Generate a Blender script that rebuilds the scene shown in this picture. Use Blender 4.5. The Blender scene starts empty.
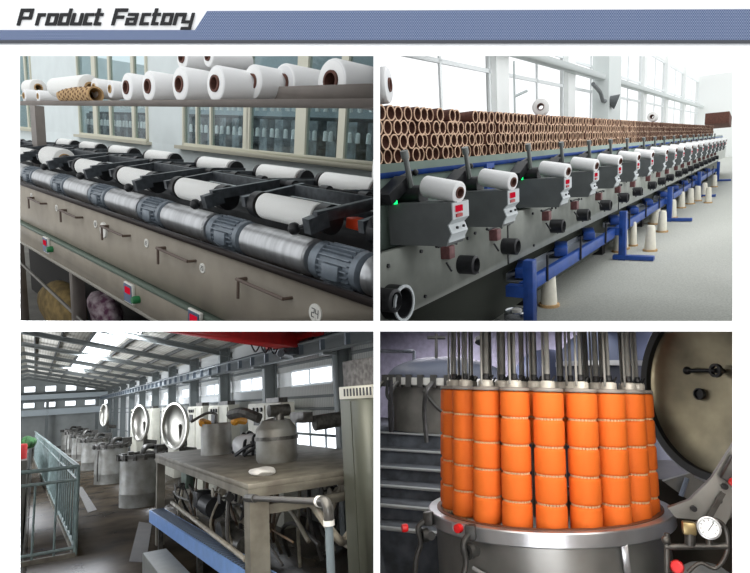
import bpy, bmesh, math, random
from mathutils import Vector, Matrix
PI = math.pi
C = bpy.context.scene.collection
F, CX, CY = 550.0, 375.0, 286.5
random.seed(7)

# ------------------------------------------------------------------ materials
def lin(c):
    c = c / 255.0
    return c / 12.92 if c <= 0.04045 else ((c + 0.055) / 1.055) ** 2.4
def col(rgb): return tuple(lin(v) for v in rgb) + (1.0,)
MATS = {}
def mat(name, rgb, rough=0.6, metal=0.0, var=0.0, scale=20.0, bump=0.0, stretch=(1, 1, 1), spec=0.5, rgb2=None, coat=0.0):
    if name in MATS: return MATS[name]
    m = bpy.data.materials.new(name); m.use_nodes = True
    nt = m.node_tree; b = nt.nodes['Principled BSDF']
    b.inputs['Base Color'].default_value = col(rgb)
    b.inputs['Roughness'].default_value = rough
    b.inputs['Metallic'].default_value = metal
    b.inputs['Specular IOR Level'].default_value = spec
    b.inputs['Coat Weight'].default_value = coat
    tc = nt.nodes.new('ShaderNodeTexCoord'); mp = nt.nodes.new('ShaderNodeMapping')
    mp.inputs['Scale'].default_value = stretch
    nz = nt.nodes.new('ShaderNodeTexNoise'); nz.inputs['Scale'].default_value = scale; nz.inputs['Detail'].default_value = 4
    nt.links.new(tc.outputs['Object'], mp.inputs['Vector']); nt.links.new(mp.outputs['Vector'], nz.inputs['Vector'])
    if var > 0 or rgb2:
        rp = nt.nodes.new('ShaderNodeValToRGB')
        a = rgb2 if rgb2 else tuple(max(0, v * (1 - var)) for v in rgb)
        rp.color_ramp.elements[0].position = 0.35; rp.color_ramp.elements[0].color = col(a)
        rp.color_ramp.elements[1].position = 0.65; rp.color_ramp.elements[1].color = col(rgb)
        nt.links.new(nz.outputs['Fac'], rp.inputs['Fac']); nt.links.new(rp.outputs['Color'], b.inputs['Base Color'])
    if bump > 0:
        bp = nt.nodes.new('ShaderNodeBump'); bp.inputs['Strength'].default_value = bump; bp.inputs['Distance'].default_value = 0.01
        nt.links.new(nz.outputs['Fac'], bp.inputs['Height']); nt.links.new(bp.outputs['Normal'], b.inputs['Normal'])
    MATS[name] = m; return m
def emit(name, rgb, s):
    if name in MATS: return MATS[name]
    m = bpy.data.materials.new(name); m.use_nodes = True; nt = m.node_tree; nt.nodes.clear()
    e = nt.nodes.new('ShaderNodeEmission'); o = nt.nodes.new('ShaderNodeOutputMaterial')
    e.inputs['Color'].default_value = col(rgb); e.inputs['Strength'].default_value = s
    nt.links.new(e.outputs[0], o.inputs[0]); MATS[name] = m; return m
def glass(name, rgb, mix):
    m = bpy.data.materials.new(name); m.use_nodes = True; nt = m.node_tree; nt.nodes.clear()
    t = nt.nodes.new('ShaderNodeBsdfTransparent'); g = nt.nodes.new('ShaderNodeBsdfGlossy')
    mx = nt.nodes.new('ShaderNodeMixShader'); o = nt.nodes.new('ShaderNodeOutputMaterial')
    t.inputs[0].default_value = col(rgb); g.inputs['Roughness'].default_value = 0.05; mx.inputs[0].default_value = mix
    nt.links.new(t.outputs[0], mx.inputs[1]); nt.links.new(g.outputs[0], mx.inputs[2]); nt.links.new(mx.outputs[0], o.inputs[0])
    MATS[name] = m; return m
def banded(name, rgb, rgb2, freq, axis='X', rough=0.6, bump=0.3, metal=0.0):
    m = mat(name, rgb, rough, metal); nt = m.node_tree; b = nt.nodes['Principled BSDF']
    tc = nt.nodes.new('ShaderNodeTexCoord'); w = nt.nodes.new('ShaderNodeTexWave')
    w.bands_direction = axis; w.inputs['Scale'].default_value = freq; w.inputs['Distortion'].default_value = 0.3
    rp = nt.nodes.new('ShaderNodeValToRGB'); rp.color_ramp.elements[0].color = col(rgb2); rp.color_ramp.elements[1].color = col(rgb)
    rp.color_ramp.elements[1].position = 0.5
    bp = nt.nodes.new('ShaderNodeBump'); bp.inputs['Strength'].default_value = bump; bp.inputs['Distance'].default_value = 0.01
    nt.links.new(tc.outputs['Object'], w.inputs['Vector']); nt.links.new(w.outputs['Fac'], rp.inputs['Fac'])
    nt.links.new(rp.outputs['Color'], b.inputs['Base Color']); nt.links.new(w.outputs['Fac'], bp.inputs['Height'])
    nt.links.new(bp.outputs['Normal'], b.inputs['Normal']); return m

# ------------------------------------------------------------------ mesh builder
class B:
    def __init__(s): s.bm = bmesh.new()
    def poly(s, vs, fs):
        v = [s.bm.verts.new(p) for p in vs]
        for f in fs:
            try: s.bm.faces.new([v[i] for i in f])
            except ValueError: pass
        return s
    def box(s, c, d, R=None, bev=0.0):
        t = bmesh.new(); bmesh.ops.create_cube(t, size=1.0)
        for v in t.verts: v.co = Vector((v.co.x * d[0], v.co.y * d[1], v.co.z * d[2]))
        if bev > 0: bmesh.ops.bevel(t, geom=t.edges[:], offset=bev, segments=2, affect='EDGES', profile=0.5)
        for v in t.verts:
            if R: v.co = R @ v.co
            v.co += Vector(c)
        return s.join(t)
    def join(s, t):
        me = bpy.data.meshes.new('t'); t.to_mesh(me); t.free(); s.bm.from_mesh(me); bpy.data.meshes.remove(me); return s
    def bb(s, x0, x1, y0, y1, z0, z1, bev=0.0):
        return s.box(((x0 + x1) / 2, (y0 + y1) / 2, (z0 + z1) / 2), (abs(x1 - x0), abs(y1 - y0), abs(z1 - z0)), None, bev)
    def lathe(s, o, axis, prof, n=24, closed=False):
        a = Vector(axis).normalized(); u = a.orthogonal().normalized(); w = a.cross(u); o = Vector(o); rings = []
        for r, h in prof:
            if r < 1e-7: rings.append([s.bm.verts.new(o + a * h)])
            else: rings.append([s.bm.verts.new(o + a * h + (u * math.cos(2 * PI * k / n) + w * math.sin(2 * PI * k / n)) * r) for k in range(n)])
        idx = list(range(len(rings) - 1)) + ([len(rings) - 1] if closed else [])
        for i in idx:
            A, D = rings[i], rings[(i + 1) % len(rings)]
            for k in range(n):
                q = (k + 1) % n
                if len(A) == 1 and len(D) == 1: continue
                if len(A) == 1: s.bm.faces.new((A[0], D[k], D[q]))
                elif len(D) == 1: s.bm.faces.new((A[k], A[q], D[0]))
                else: s.bm.faces.new((A[k], A[q], D[q], D[k]))
        return s
    def cyl(s, p0, p1, r, r1=None, n=20):
        p0 = Vector(p0); d = Vector(p1) - p0; L = d.length
        return s.lathe(p0, d, [(0, 0), (r, 0), (r if r1 is None else r1, L), (0, L)], n)
    def sph(s, c, r, n=14):
        return s.lathe(c, (0, 0, 1), [(r * math.sin(PI * k / 8), -r * math.cos(PI * k / 8)) for k in range(9)], n)
    def pipe(s, c, axis, ro, ri, L, n=20):
        return s.lathe(c, axis, [(ro, 0), (ro, L), (ri, L), (ri, 0)], n, True)
    def tube(s, pts, r, n=8, sub=6):
        P = [Vector(p) for p in pts]
        if len(P) > 2 and sub > 1:
            Q = []
            for i in range(len(P) - 1):
                a = P[max(i - 1, 0)]; b = P[i]; c = P[i + 1]; d = P[min(i + 2, len(P) - 1)]
                for k in range(sub):
                    t = k / sub
                    Q.append(0.5 * ((2 * b) + (c - a) * t + (2 * a - 5 * b + 4 * c - d) * t * t + (3 * b - a - 3 * c + d) * t ** 3))
            Q.append(P[-1]); P = Q
        rings = []; u = None
        for i, p in enumerate(P):
            t = (P[min(i + 1, len(P) - 1)] - P[max(i - 1, 0)]).normalized()
            if u is None: u = t.orthogonal().normalized()
            u = (u - t * u.dot(t)).normalized(); w = t.cross(u)
            rings.append([s.bm.verts.new(p + (u * math.cos(2 * PI * k / n) + w * math.sin(2 * PI * k / n)) * r) for k in range(n)])
        for A, D in zip(rings, rings[1:]):
            for k in range(n): s.bm.faces.new((A[k], A[(k + 1) % n], D[(k + 1) % n], D[k]))
        s.bm.faces.new(rings[0]); s.bm.faces.new(rings[-1]); return s
    def prism(s, pts, off):          # pts: 3d polygon, extruded by off
        n = len(pts); off = Vector(off)
        v = [Vector(p) for p in pts] + [Vector(p) + off for p in pts]
        return s.poly(v, [tuple(range(n)), tuple(range(2 * n - 1, n - 1, -1))] + [(i, (i + 1) % n, n + (i + 1) % n, n + i) for i in range(n)])
    def bar(s, p0, p1, w, h):        # rectangular bar
        p0 = Vector(p0); p1 = Vector(p1); d = p1 - p0; x = d.normalized()
        up = Vector((0, 0, 1)) if abs(x.z) < 0.9 else Vector((0, 1, 0))
        y = up.cross(x).normalized(); z = x.cross(y); R = Matrix((x, y, z)).transposed()
        return s.box((p0 + p1) / 2, (d.length, w, h), R)

# ------------------------------------------------------------------ rooms
class Room: pass
def room(vp, xc, S, level=0.0):
    r = Room()
    if vp is None:
        r.R = Matrix.Identity(3); r.M = Matrix.Identity(4); r.S = S; r.objs = []; return r
    else:
        d = Vector(((vp[0] - CX) / F, 1, -(vp[1] - CY) / F)).normalized()
        n = Vector((1, -(xc - CX) / F, 0)); v = n.cross(d)
        if v.z < 0: v = -v
        v.normalize()
        v = (v * (1 - level) + Vector((1, 0, 0)).cross(d).normalized() * level).normalized()
    y = v.cross(d)
    r.R = Matrix((d, y, v)).transposed(); r.M = r.R.to_4x4(); r.S = S; r.objs = []
    return r
cur = None
def P(px, py, **k):                  # a point of the current room seen at this place, on a plane of it
    r = cur.R.transposed() @ Vector(((px - CX) / F, 1, -(py - CY) / F))
    (ax, val), = k.items(); i = 'xyz'.index(ax)
    return r * (val / r[i])
def place(o, loc, rz=0.0, rot=None):
    M = cur.M @ Matrix.Translation(Vector(loc) * cur.S) @ Matrix.Rotation(rz, 4, 'Z')
    if rot is not None: M = M @ rot.to_4x4()
    o.matrix_basis = M
def obj(name, b, m, parent=None, smooth=35):
    bmesh.ops.recalc_face_normals(b.bm, faces=b.bm.faces[:])
    for v in b.bm.verts: v.co *= cur.S
    me = bpy.data.meshes.new(name); b.bm.to_mesh(me); b.bm.free()
    me.materials.append(m)
    for p in me.polygons: p.use_smooth = True
    me.set_sharp_from_angle(angle=math.radians(smooth))
    o = bpy.data.objects.new(name, me); C.objects.link(o); cur.objs.append(o)
    if parent: o.parent = parent
    else: o.matrix_basis = cur.M
    return o
def objs(name, b, m, parent=None):
    """like obj(), but every separate piece becomes a part of its own"""
    bm = b.bm; bm.verts.ensure_lookup_table(); seen = set(); out = []
    for v0 in bm.verts:
        if v0 in seen: continue
        st_ = [v0]; comp = []; seen.add(v0)
        while st_:
            v = st_.pop(); comp.append(v)
            for e in v.link_edges:
                o = e.other_vert(v)
                if o not in seen: seen.add(o); st_.append(o)
        ix = {v: i for i, v in enumerate(comp)}; fs = {f for v in comp for f in v.link_faces}
        out.append(obj(name, B().poly([v.co.copy() for v in comp], [tuple(ix[v] for v in f.verts) for f in fs]), m, parent))
    bm.free(); return out
def thing(name, label, cat, loc=(0, 0, 0), rz=0, group=None):
    o = bpy.data.objects.new(name, None); C.objects.link(o); o.empty_display_size = 0.02
    place(o, loc, rz); o['label'] = label; o['category'] = cat; o['u'] = list(loc)
    if group: o['group'] = group
    cur.objs.append(o); return o
def tag(o, label, cat, group=None, kind=None):
    o['label'] = label; o['category'] = cat
    if group: o['group'] = group
    if kind: o['kind'] = kind
    return o
def struct(name, b, m, parent=None):
    o = obj(name, b, m, parent)
    if not parent: o['kind'] = 'structure'; base(o)
    return o
def kids(o):
    for c in o.children:
        yield c; yield from kids(c)
def base(t):                         # move the origin to the base centre of the thing
    ms = [t] if t.type == 'MESH' else []
    ms += [c for c in kids(t) if c.type == 'MESH']
    co = [v.co for m in ms for v in m.data.vertices]
    if not co: return t
    lo = Vector([min(c[i] for c in co) for i in range(3)]); hi = Vector([max(c[i] for c in co) for i in range(3)])
    d = Vector(((lo.x + hi.x) / 2, (lo.y + hi.y) / 2, lo.z))
    for m in ms: m.data.transform(Matrix.Translation(-d))
    t.matrix_basis = t.matrix_basis @ Matrix.Translation(d)
    return t
def single(name, b, m, label, cat, group=None, kind=None):
    o = obj(name, b, m); base(o); return tag(o, label, cat, group, kind)
def dup(root, loc=None, rz=0, label=None, group=None, sc=None, rot=None):
    r = root.copy(); C.objects.link(r); cur.objs.append(r)
    if loc is not None: place(r, loc, rz, rot)
    if sc: r.matrix_basis = r.matrix_basis @ Matrix.Diagonal((sc, sc, sc, 1))
    if label: r['label'] = label
    if group: r['group'] = group
    for ch in list(root.children):
        c = ch.copy(); C.objects.link(c); c.parent = r; cur.objs.append(c)
        for g in ch.children:
            d = g.copy(); C.objects.link(d); d.parent = c; cur.objs.append(d)
    return r
def ord_(n): return ['first', 'second', 'third', 'fourth', 'fifth', 'sixth', 'seventh', 'eighth', 'ninth', 'tenth', 'eleventh', 'twelfth', 'thirteenth',
                     'fourteenth', 'fifteenth', 'sixteenth', 'seventeenth', 'eighteenth', 'nineteenth', 'twentieth'][n]
def trim(r, x0, x1, y0, y1, ynear):
    """cut each room's geometry where it would run through its neighbour's dividing walls"""
    pl = [(Vector((1, -(x0 - CX) / F, 0)), 0), (Vector((-1, (x1 - CX) / F, 0)), 0),
          (Vector((0, -(y0 - CY) / F, -1)), 0), (Vector((0, (y1 - CY) / F, 1)), 0), (Vector((0, 1, 0)), ynear)]
    dead = []
    for o in r.objs:
        if o.type != 'MESH': continue
        M = o.matrix_basis.copy(); p = o.parent
        while p: M = p.matrix_basis @ M; p = p.parent
        co = [M @ v.co for v in o.data.vertices]
        cut = []
        gone = False
        for n, off in pl:
            ds = [n.dot(c) - off for c in co]
            if max(ds) < 0: gone = True; break
            if min(ds) < -1e-5: cut.append((n, off))
        if gone: dead.append(o); continue
        if cut:
            o.data = o.data.copy(); bm = bmesh.new(); bm.from_mesh(o.data); Mi = M.inverted()
            for n, off in cut:
                pco = Mi @ (n * off / n.length_squared); pn = (M.to_3x3().transposed() @ n).normalized()
                g = bm.verts[:] + bm.edges[:] + bm.faces[:]
                if not g: break
                res = bmesh.ops.bisect_plane(bm, geom=g, plane_co=pco, plane_no=pn, clear_inner=True, dist=1e-6)
                ed = [e for e in res['geom_cut'] if isinstance(e, bmesh.types.BMEdge)]
                if ed: bmesh.ops.holes_fill(bm, edges=ed, sides=0)
            if not bm.faces: dead.append(o)
            bm.to_mesh(o.data); bm.free()
    dset = set(dead)
    alive = [o for o in r.objs if o not in dset]
    for o in dead:                    # a part that goes takes over nothing: its own pieces are outside as well
        for c in list(o.children):
            if c in alive:
                c.parent = o.parent
    for o in dead: bpy.data.objects.remove(o)
    for o in [a for a in alive if a.type == 'EMPTY']:
        if not list(kids(o)): bpy.data.objects.remove(o)

# ------------------------------------------------------------------ palette
white_paint = mat('white_page_paint', (250, 250, 250), 0.9)
taupe = mat('taupe_enamel', (160, 151, 137), 0.45, var=0.08, scale=6)
taupe_d = mat('taupe_shelf_steel', (134, 126, 120), 0.5, var=0.06, scale=8)
blk = mat('black_iron', (34, 35, 38), 0.45, 0.2, var=0.3, scale=30)
dkgrey = mat('dark_grey_cast_iron', (82, 87, 92), 0.42, 0.3, var=0.25, scale=25)
steel_drum = mat('brushed_drum_steel', (196, 198, 200), 0.36, 0.75, var=0.12, scale=5, stretch=(6, 1, 1))
motor_m = mat('grey_blue_motor_paint', (122, 132, 142), 0.4, 0.15, var=0.12, scale=18)
yarn = banded('white_yarn', (243, 243, 240), (226, 226, 222), 90, 'X', 0.75, 0.15)
yarn_y = banded('white_yarn_crosswound', (244, 244, 243), (228, 229, 230), 90, 'Y', 0.75, 0.15)
card = mat('brown_cardboard', (108, 68, 56), 0.8, var=0.25, scale=30)
card_l = mat('pale_cardboard', (196, 160, 112), 0.8, var=0.15, scale=30)
wallp = mat('pale_grey_plaster', (222, 230, 230), 0.85, var=0.03, scale=3)
cream = mat('cream_window_frame', (208, 206, 188), 0.5)
redled = emit('red_display_glow', (200, 25, 50), .8)
greenled = emit('green_indicator_glow', (20, 255, 120), 2.5)
blue = mat('blue_machine_paint', (36, 78, 160), 0.4, var=0.15, scale=10)
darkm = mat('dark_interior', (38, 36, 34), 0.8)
winglow = emit('daylight_pane', (245, 250, 255), 2.2)

# ================================================================== page wall and header
page = room(None, 0, 1.0); cur = page
YW = 1.2
def W(px, py, Y=YW): return Vector(((px - CX) / F * Y, Y, -(py - CY) / F * Y))
def Wp(px, py, Y):                   # the wall point at (px,py) pushed straight back to depth Y
    p = W(px, py); return Vector((p.x, Y, p.z))
OPEN = [(20, 56, 373.5, 321), (380, 56, 732.5, 321), (20, 331.5, 373.5, 590), (380, 331.5, 732.5, 590)]
b = B()
xs = [-420, 20, 373.5, 380, 732.5, 1080]; ys = [-160, 56, 321, 331.5, 590, 1060]
for i in range(5):
    for j in range(5):
        if i in (1, 3) and j in (1, 3): continue
        b.poly([W(xs[i], ys[j]), W(xs[i + 1], ys[j]), W(xs[i + 1], ys[j + 1]), W(xs[i], ys[j + 1])], [(0, 1, 2, 3)])
for (x0, y0, x1, y1) in OPEN:        # chamfered reveals, 12 mm deep
    a = [W(x0, y0), W(x1, y0), W(x1, y1), W(x0, y1)]; e = 6
    c = [Wp(x0 - e / 2, y0 - e / 2, YW + .006), Wp(x1 + e / 2, y0 - e / 2, YW + .006), Wp(x1 + e / 2, y1 + e / 2, YW + .006), Wp(x0 - e / 2, y1 + e / 2, YW + .006)]
    b.poly(a + c, [(i, (i + 1) % 4, 4 + (i + 1) % 4, 4 + i) for i in range(4)])
bmesh.ops.remove_doubles(b.bm, verts=b.bm.verts[:], dist=1e-5)
struct('wall_front', b, white_paint)

# header sign ---------------------------------------------------------------
band = mat('blue_mesh_pattern', (112, 130, 168), 0.8)
nt = band.node_tree; bs = nt.nodes['Principled BSDF']; tc = nt.nodes.new('ShaderNodeTexCoord')
mp = nt.nodes.new('ShaderNodeMapping'); mp.inputs['Rotation'].default_value = (PI / 2, PI / 4, 0)
ck = nt.nodes.new('ShaderNodeTexChecker'); ck.inputs['Scale'].default_value = 290
ck.inputs['Color1'].default_value = col((124, 136, 162)); ck.inputs['Color2'].default_value = col((72, 88, 124))
nt.links.new(tc.outputs['Object'], mp.inputs[0]); nt.links.new(mp.outputs[0], ck.inputs[0]); nt.links.new(ck.outputs[0], bs.inputs['Base Color'])
sign = thing('header_sign', 'long blue patterned header strip with slanted step and dark italic Product Factory lettering', 'sign')
Yb = YW - .004
pts = [(-40, 30), (195, 30), (207, 11), (790, 9), (790, 40), (-40, 40)]
obj('patterned_band', B().prism([W(x, y, Yb) for x, y in pts], (0, .0038, 0)), band, sign)
edge_m = mat('charcoal_shadow_edge', (66, 68, 74), 0.7); edge_l = mat('light_grey_shadow_fade', (190, 191, 194), 0.7)  # dark and light trim strips stand in for the fading shadow under the board
obj('shadow_edge', B().prism([W(x, y, Yb) for x, y in [(-40, 40), (790, 40), (790, 43.2), (-40, 43.2)]], (0, .0038, 0)), edge_m, sign)
obj('shadow_fade', B().prism([W(x, y, Yb + .002) for x, y in [(-40, 43.2), (790, 43.2), (790, 45), (-40, 45)]], (0, .0018, 0)), edge_l, sign)
H = 16.8; T = 3.3
def glyph(ch):                        # strokes as (x0,y0,x1,y1) in px, baseline 0, up positive
    x = 12.2
    G = {'P': (15, [(0, 0, T, H), (0, H - T, 13, H), (10, 7, 13.3, H), (0, 6, 13, 8.8)]),
         'F': (13, [(0, 0, T, H), (0, H - T, 13, H), (0, 6.6, 11, 9.6)]),
         'r': (8.5, [(0, 0, T, x), (0, x - T, 8, x)]),
         'o': (11, [(0, 0, T, x), (8, 0, 11.2, x), (0, 0, 11, 2.9), (0, x - 2.9, 11, x)]),
         'd': (11, [(0, 0, T, x), (8, 0, 11.2, H), (0, 0, 11, 2.9), (0, x - 2.9, 11, x)]),
         'u': (11, [(0, 0, T, x), (8, 0, 11.2, x), (0, 0, 11, 2.9)]),
         'c': (9.3, [(0, 0, T, x), (0, 0, 9.2, 2.9), (0, x - 2.9, 9.2, x)]),
         't': (7.6, [(0, 0, T, H), (0, 0, 7.2, 2.9), (-1.2, x - 2.9, 7.2, x)]),
         'a': (11, [(0, 0, T, 7.2), (8, 0, 11.2, x), (0, 0, 11, 2.6), (0, 5, 11, 7.4), (0.6, x - 2.7, 11, x)]),
         'y': (11.4, [(0, 3, T, x), (8.2, -4.4, 11.4, x), (0, 1.8, 11, 4.6), (1, -4.6, 11, -1.9)])}
    return G[ch][1]
xpos = {0: 16.3, 1: 34.6, 2: 44.6, 3: 57, 4: 69.6, 5: 82.2, 6: 93.4, 7: 111, 8: 124.6, 9: 139, 10: 150.8, 11: 160, 12: 172.6, 13: 180.6}
b = B(); nst = 0
for i, ch in enumerate('ProductFactory'):
    for (x0, y0, x1, y1) in glyph(ch):
        q = []
        for (gx, gy) in [(x0, y0), (x1, y0), (x1, y1), (x0, y1)]:
            q.append(W(xpos[i] + gx + gy * .27, 25.3 - gy, Yb + .001))
        nst += 1; b.prism([p_ - Vector((0, nst * 4e-5, 0)) for p_ in q], (0, .0020, 0))
obj('lettering', b, mat('near_black_letter_paint', (16, 16, 20), 0.7), sign)
base(sign)

# unseen dividers between the four rooms and outer sky blocks, behind the page wall -----------------
divm = mat('divider_grey_paint', (150, 150, 150), 0.9)
def wedge(name, x0, x1, y0, y1, Y0, Y1, m=divm):
    v = [W(x, y, Y) for Y in (Y0, Y1) for x, y in ((x0, y0), (x1, y0), (x1, y1), (x0, y1))]
    return struct(name, B().poly(v, [(0, 1, 2, 3), (7, 6, 5, 4), (0, 4, 5, 1), (1, 5, 6, 2), (2, 6, 7, 3), (3, 7, 4, 0)]), m)
YB = YW + .008
wedge('wall_middle', 376.2, 377.8, -160, 322.4, YB, 14)
wedge('wall_lower_middle', 376.2, 377.8, 330.2, 1050, YB, 80)
wedge('floor_divider', -420, 1080, 323, 329, YB, 80)  # unseen divider, made long to keep sky light off the lower rooms
wedge('wall_sky_block_left', -412, -408, 330.2, 1050, YB, 80, divm)  # unseen outer slab, added to keep the sky off the hall
wedge('wall_sky_block_right', 1064, 1070, 330.2, 1050, YB, 80, divm)  # added unseen slab, shuts out sky light on the right
wedge('floor_sky_block', -420, 1080, 1044, 1052, YB, 80, divm)  # added unseen slab, blocks sky light coming from below

# ================================================================== ROOM 1: drum winders by the window
r1 = room((-215, 103), 197, 1.6); cur = r1
def spool(name, label, cat, r, L, rc, m, mc, axis='x', flange=None, group=None, bulge=0.0, cone=1.0):
    t = thing(name, label, cat, group=group)
    d = (1, 0, 0) if axis == 'x' else ((0, 1, 0) if axis == 'y' else (0, 0, 1))
    h = L / 2; o = Vector(d) * -h; e = min(r * .13, L * .12); r2 = r * cone
    obj('yarn', B().lathe(o, d, [(rc, 0.0), (r - e, 0), (r - e * .3, e * .35), (r, e), ((r + r2) / 2 * (1 + bulge), L / 2), (r2, L - e), (r2 - e * .3, L - e * .35), (r2 - e, L), (rc, L)], 28, True), m, t)
    obj('core', B().lathe(Vector(d) * (-h - L * .03), d, [(rc * .98, 0), (rc * .98, L * 1.06), (rc * .74, L * 1.06), (rc * .74, 0)], 22, True), mc, t)
    return t
# shell
b = B(); b.bb(.3, 9, -1.95, -1.99, -1.4, -.075)
wx = [P(px, 140, y=-1.95).x for px in (374, 184, 149, 81, 36)]
TOP = 1.0
b.bb(wx[2], wx[1], -1.95, -1.99, -.075, TOP); b.bb(wx[4], wx[3], -1.95, -1.99, -.075, TOP)
b.bb(.3, 1.3, -1.95, -1.99, -.075, TOP); b.bb(8.4, 9, -1.95, -1.99, -.075, TOP)
struct('wall_right', b, wallp)
struct('wall_far', B().bb(9, 9.04, -5.5, .5, -1.4, 1.0), wallp)
struct('floor', B().bb(.2, 9, -3.6, .2, -1.42, -1.4), mat('grey_concrete_floor', (120, 118, 112), 0.7, var=0.15, scale=3))
b = B().bb(.3, 12, -4.0, -4.04, -1.4, 1.0)
struct('wall_back', b, mat('far_room_plaster', (176, 190, 194), 0.9, var=0.06, scale=1.2))
gl = glass('window_glass', (226, 236, 238), .08)
def window(n, x0, x1, bars, z0=-.075, z1=TOP, zbars=()):
    w = 0.022
    f = B(); y0, y1 = -1.935, -1.965
    for z in (z0 + w / 2, z1 - w / 2): f.box(((x0 + x1) / 2, -1.95, z), (x1 - x0, .03, w))
    for x in (x0 + w / 2, x1 - w / 2): f.box((x, -1.95, (z0 + z1) / 2), (w, .03, z1 - z0))
    for x, ww in bars: f.box((x, -1.95, (z0 + z1) / 2), (ww, .028, z1 - z0))
    for z in zbars: f.box(((x0 + x1) / 2, -1.95, z), (x1 - x0, .026, w * .8))
    o = struct(n, f, cream)
    base_m = o.matrix_basis.copy()
    t = obj('pane', B().bb(x0, x1, -1.949, -1.951, z0, z1), gl)
    t.matrix_basis = Matrix.Identity(4); t.data.transform(base_m.inverted() @ cur.M); t.parent = o
    s = obj('sill', B().bb(x0 - .05, x1 + .05, -1.97, -1.90, z0 - .022, z0 + .002), mat('cream_sill', (190, 186, 168), 0.6))
    s.matrix_basis = Matrix.Identity(4); s.data.transform(base_m.inverted() @ cur.M); s.parent = o
wxp = lambda px: P(px, 130, y=-1.95).x
window('window_1', 1.3, wx[1], [(wxp(198), .02), (wxp(212), .02), (wxp(248), .07), (wxp(302), .09), (wxp(343), .05), (wxp(249), .02)], zbars=(.24,))
window('window_2', wx[2], wx[3], [(wxp(135), .05), (wxp(112), .04), (wxp(97), .09)], zbars=(.30,))
window('window_3', wx[4], 8.4, [(wxp(30), .05)], zbars=(.30,))
# machines of the next room, seen through the panes
teal = mat('teal_machine_paint', (70, 120, 118), 0.5, var=0.2, scale=4)
mz = thing('far_twisting_machine', 'long teal and dark machine seen through the window panes', 'machine')
b = B().bb(1.2, 11, -3.1, -3.3, -.35, -.12); obj('lower_cabinet', b, teal, mz)
b = B()
for k in range(40): b.bb(1.3 + .24 * k, 1.42 + .24 * k, -3.08, -3.3, -.12, .20)
obj('spindle_box', b, mat('far_spindle_grey', (150, 156, 160), .5, .1, var=.4, scale=9), mz)
b = B().bb(1.2, 11, -3.12, -3.3, .20, .23).bb(1.2, 11, -3.1, -3.3, -.03, 0).bb(1.2, 11, -3.05, -3.3, -.12, -.09); obj('rail', b, dkgrey, mz)
base(mz)
bob = None
for row, zz in enumerate((.04, .27)):
    for k in range(80):
        x = 1.36 + .105 * k + random.uniform(-.02, .02)
        if bob is None:
            bob = single('bobbin', B().lathe((x, -3.04, zz), (0, 0, 1), [(0, 0), (.02, 0), (.018, .07), (.008, .08), (0, .08)], 10), yarn,
                         'small white bobbin on the machine beyond the window panes', 'bobbin', 'bobbins beyond the window')
            b0 = bob
        else:
            o = b0.copy(); C.objects.link(o); cur.objs.append(o); place(o, (x, -3.04, zz))
place(b0, (1.36, -3.04, .04))
# shelf with spools
sh = thing('spool_shelf', 'long grey steel overhead shelf with folded lip carrying white spools', 'shelf')
obj('front_lip', B().bb(.5, 5.2, -.85, -.857, .084, .104), taupe_d, sh)
obj('shelf_board', B().prism([(.5, -.857, .092), (.5, -1.03, .103), (.5, -1.03, .108), (.5, -.857, .097)], (4.7, 0, 0)), taupe_d, sh)
obj('back_lip', B().bb(.5, 1.62, -1.02, -1.028, .105, .160), taupe_d, sh)
obj('post', B().bb(4.56, 4.68, -1.28, -1.22, -.42, .12), taupe_d, sh)
base(sh)
sr = random.Random(3)
def lay(px, py, y, rpx, L, lab, axis='y', name='yarn_spool', m=yarn_y, rcf=.48, cone=1.0, core=card, dark=True, rz=0.0):
    p = P(px, py, y=y); w = cur.R @ p; r = rpx * w.y / F
    t = spool(name, lab, 'spool', r, L, r * rcf, m, core, axis, group='white spools on the overhead shelf', cone=cone)
    q = p + Vector((0, -L / 2, 0)) if axis == 'y' else p
    q.z = max(q.z, .099 + r) if y <= -.85 and name == 'yarn_spool' and py > 64 else q.z
    place(t, q, rz); return t
lay(215, 84, -.86, 17.5, .16, 'large white yarn spool in the middle of the shelf, its body turned to the right')
lay(179.5, 86, -.86, 17, .15, 'white yarn spool with brown core directly left of the largest middle one')
lay(148, 88, -.86, 15, .15, 'white yarn spool, third from the middle going left on the shelf')
lay(126.5, 90, -.86, 14, .15, 'white yarn spool right of the two small spools on the shelf')
lay(283, 83, -1.045, 19, .17, 'white spool half hidden by the shelf back lip, left one of two')
lay(331, 81, -1.045, 22, .18, 'biggest white spool behind the shelf back lip near the right end')
lay(110, 89, -.88, 8.5, .10, 'small white spool with tan core, right one of the small pair on shelf', core=card_l)
lay(94, 88, -.89, 9.5, .10, 'small white spool with tan core, left one of the small pair on shelf', core=card_l)
lay(72, 88, -.89, 13, .26, 'long tapered white spool lying lengthwise above the perforated tube', axis='x', m=yarn, cone=.7, core=card_l, rz=.25)
lay(38, 98, -.865, 6, .09, 'small tan cored spool by the left end of shelf', core=card_l)
lay(24, 98, -.865, 6.5, .1, 'smallest tan cored spool at the left edge of shelf', core=card_l)
lay(34, 88, -.97, 8, .16, 'white spool lying at the back of the shelf far left', axis='x', m=yarn, core=card_l)
lay(182, 57, -.95, 12, .15, 'upper white spool stacked above the middle shelf spools, left', core=card)
lay(208, 56, -.95, 10, .15, 'upper white spool stacked above the middle shelf spools, right', core=card)
lay(252, 82, -.96, 17, .15, 'plain white spool tucked behind the largest middle spool')
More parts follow.
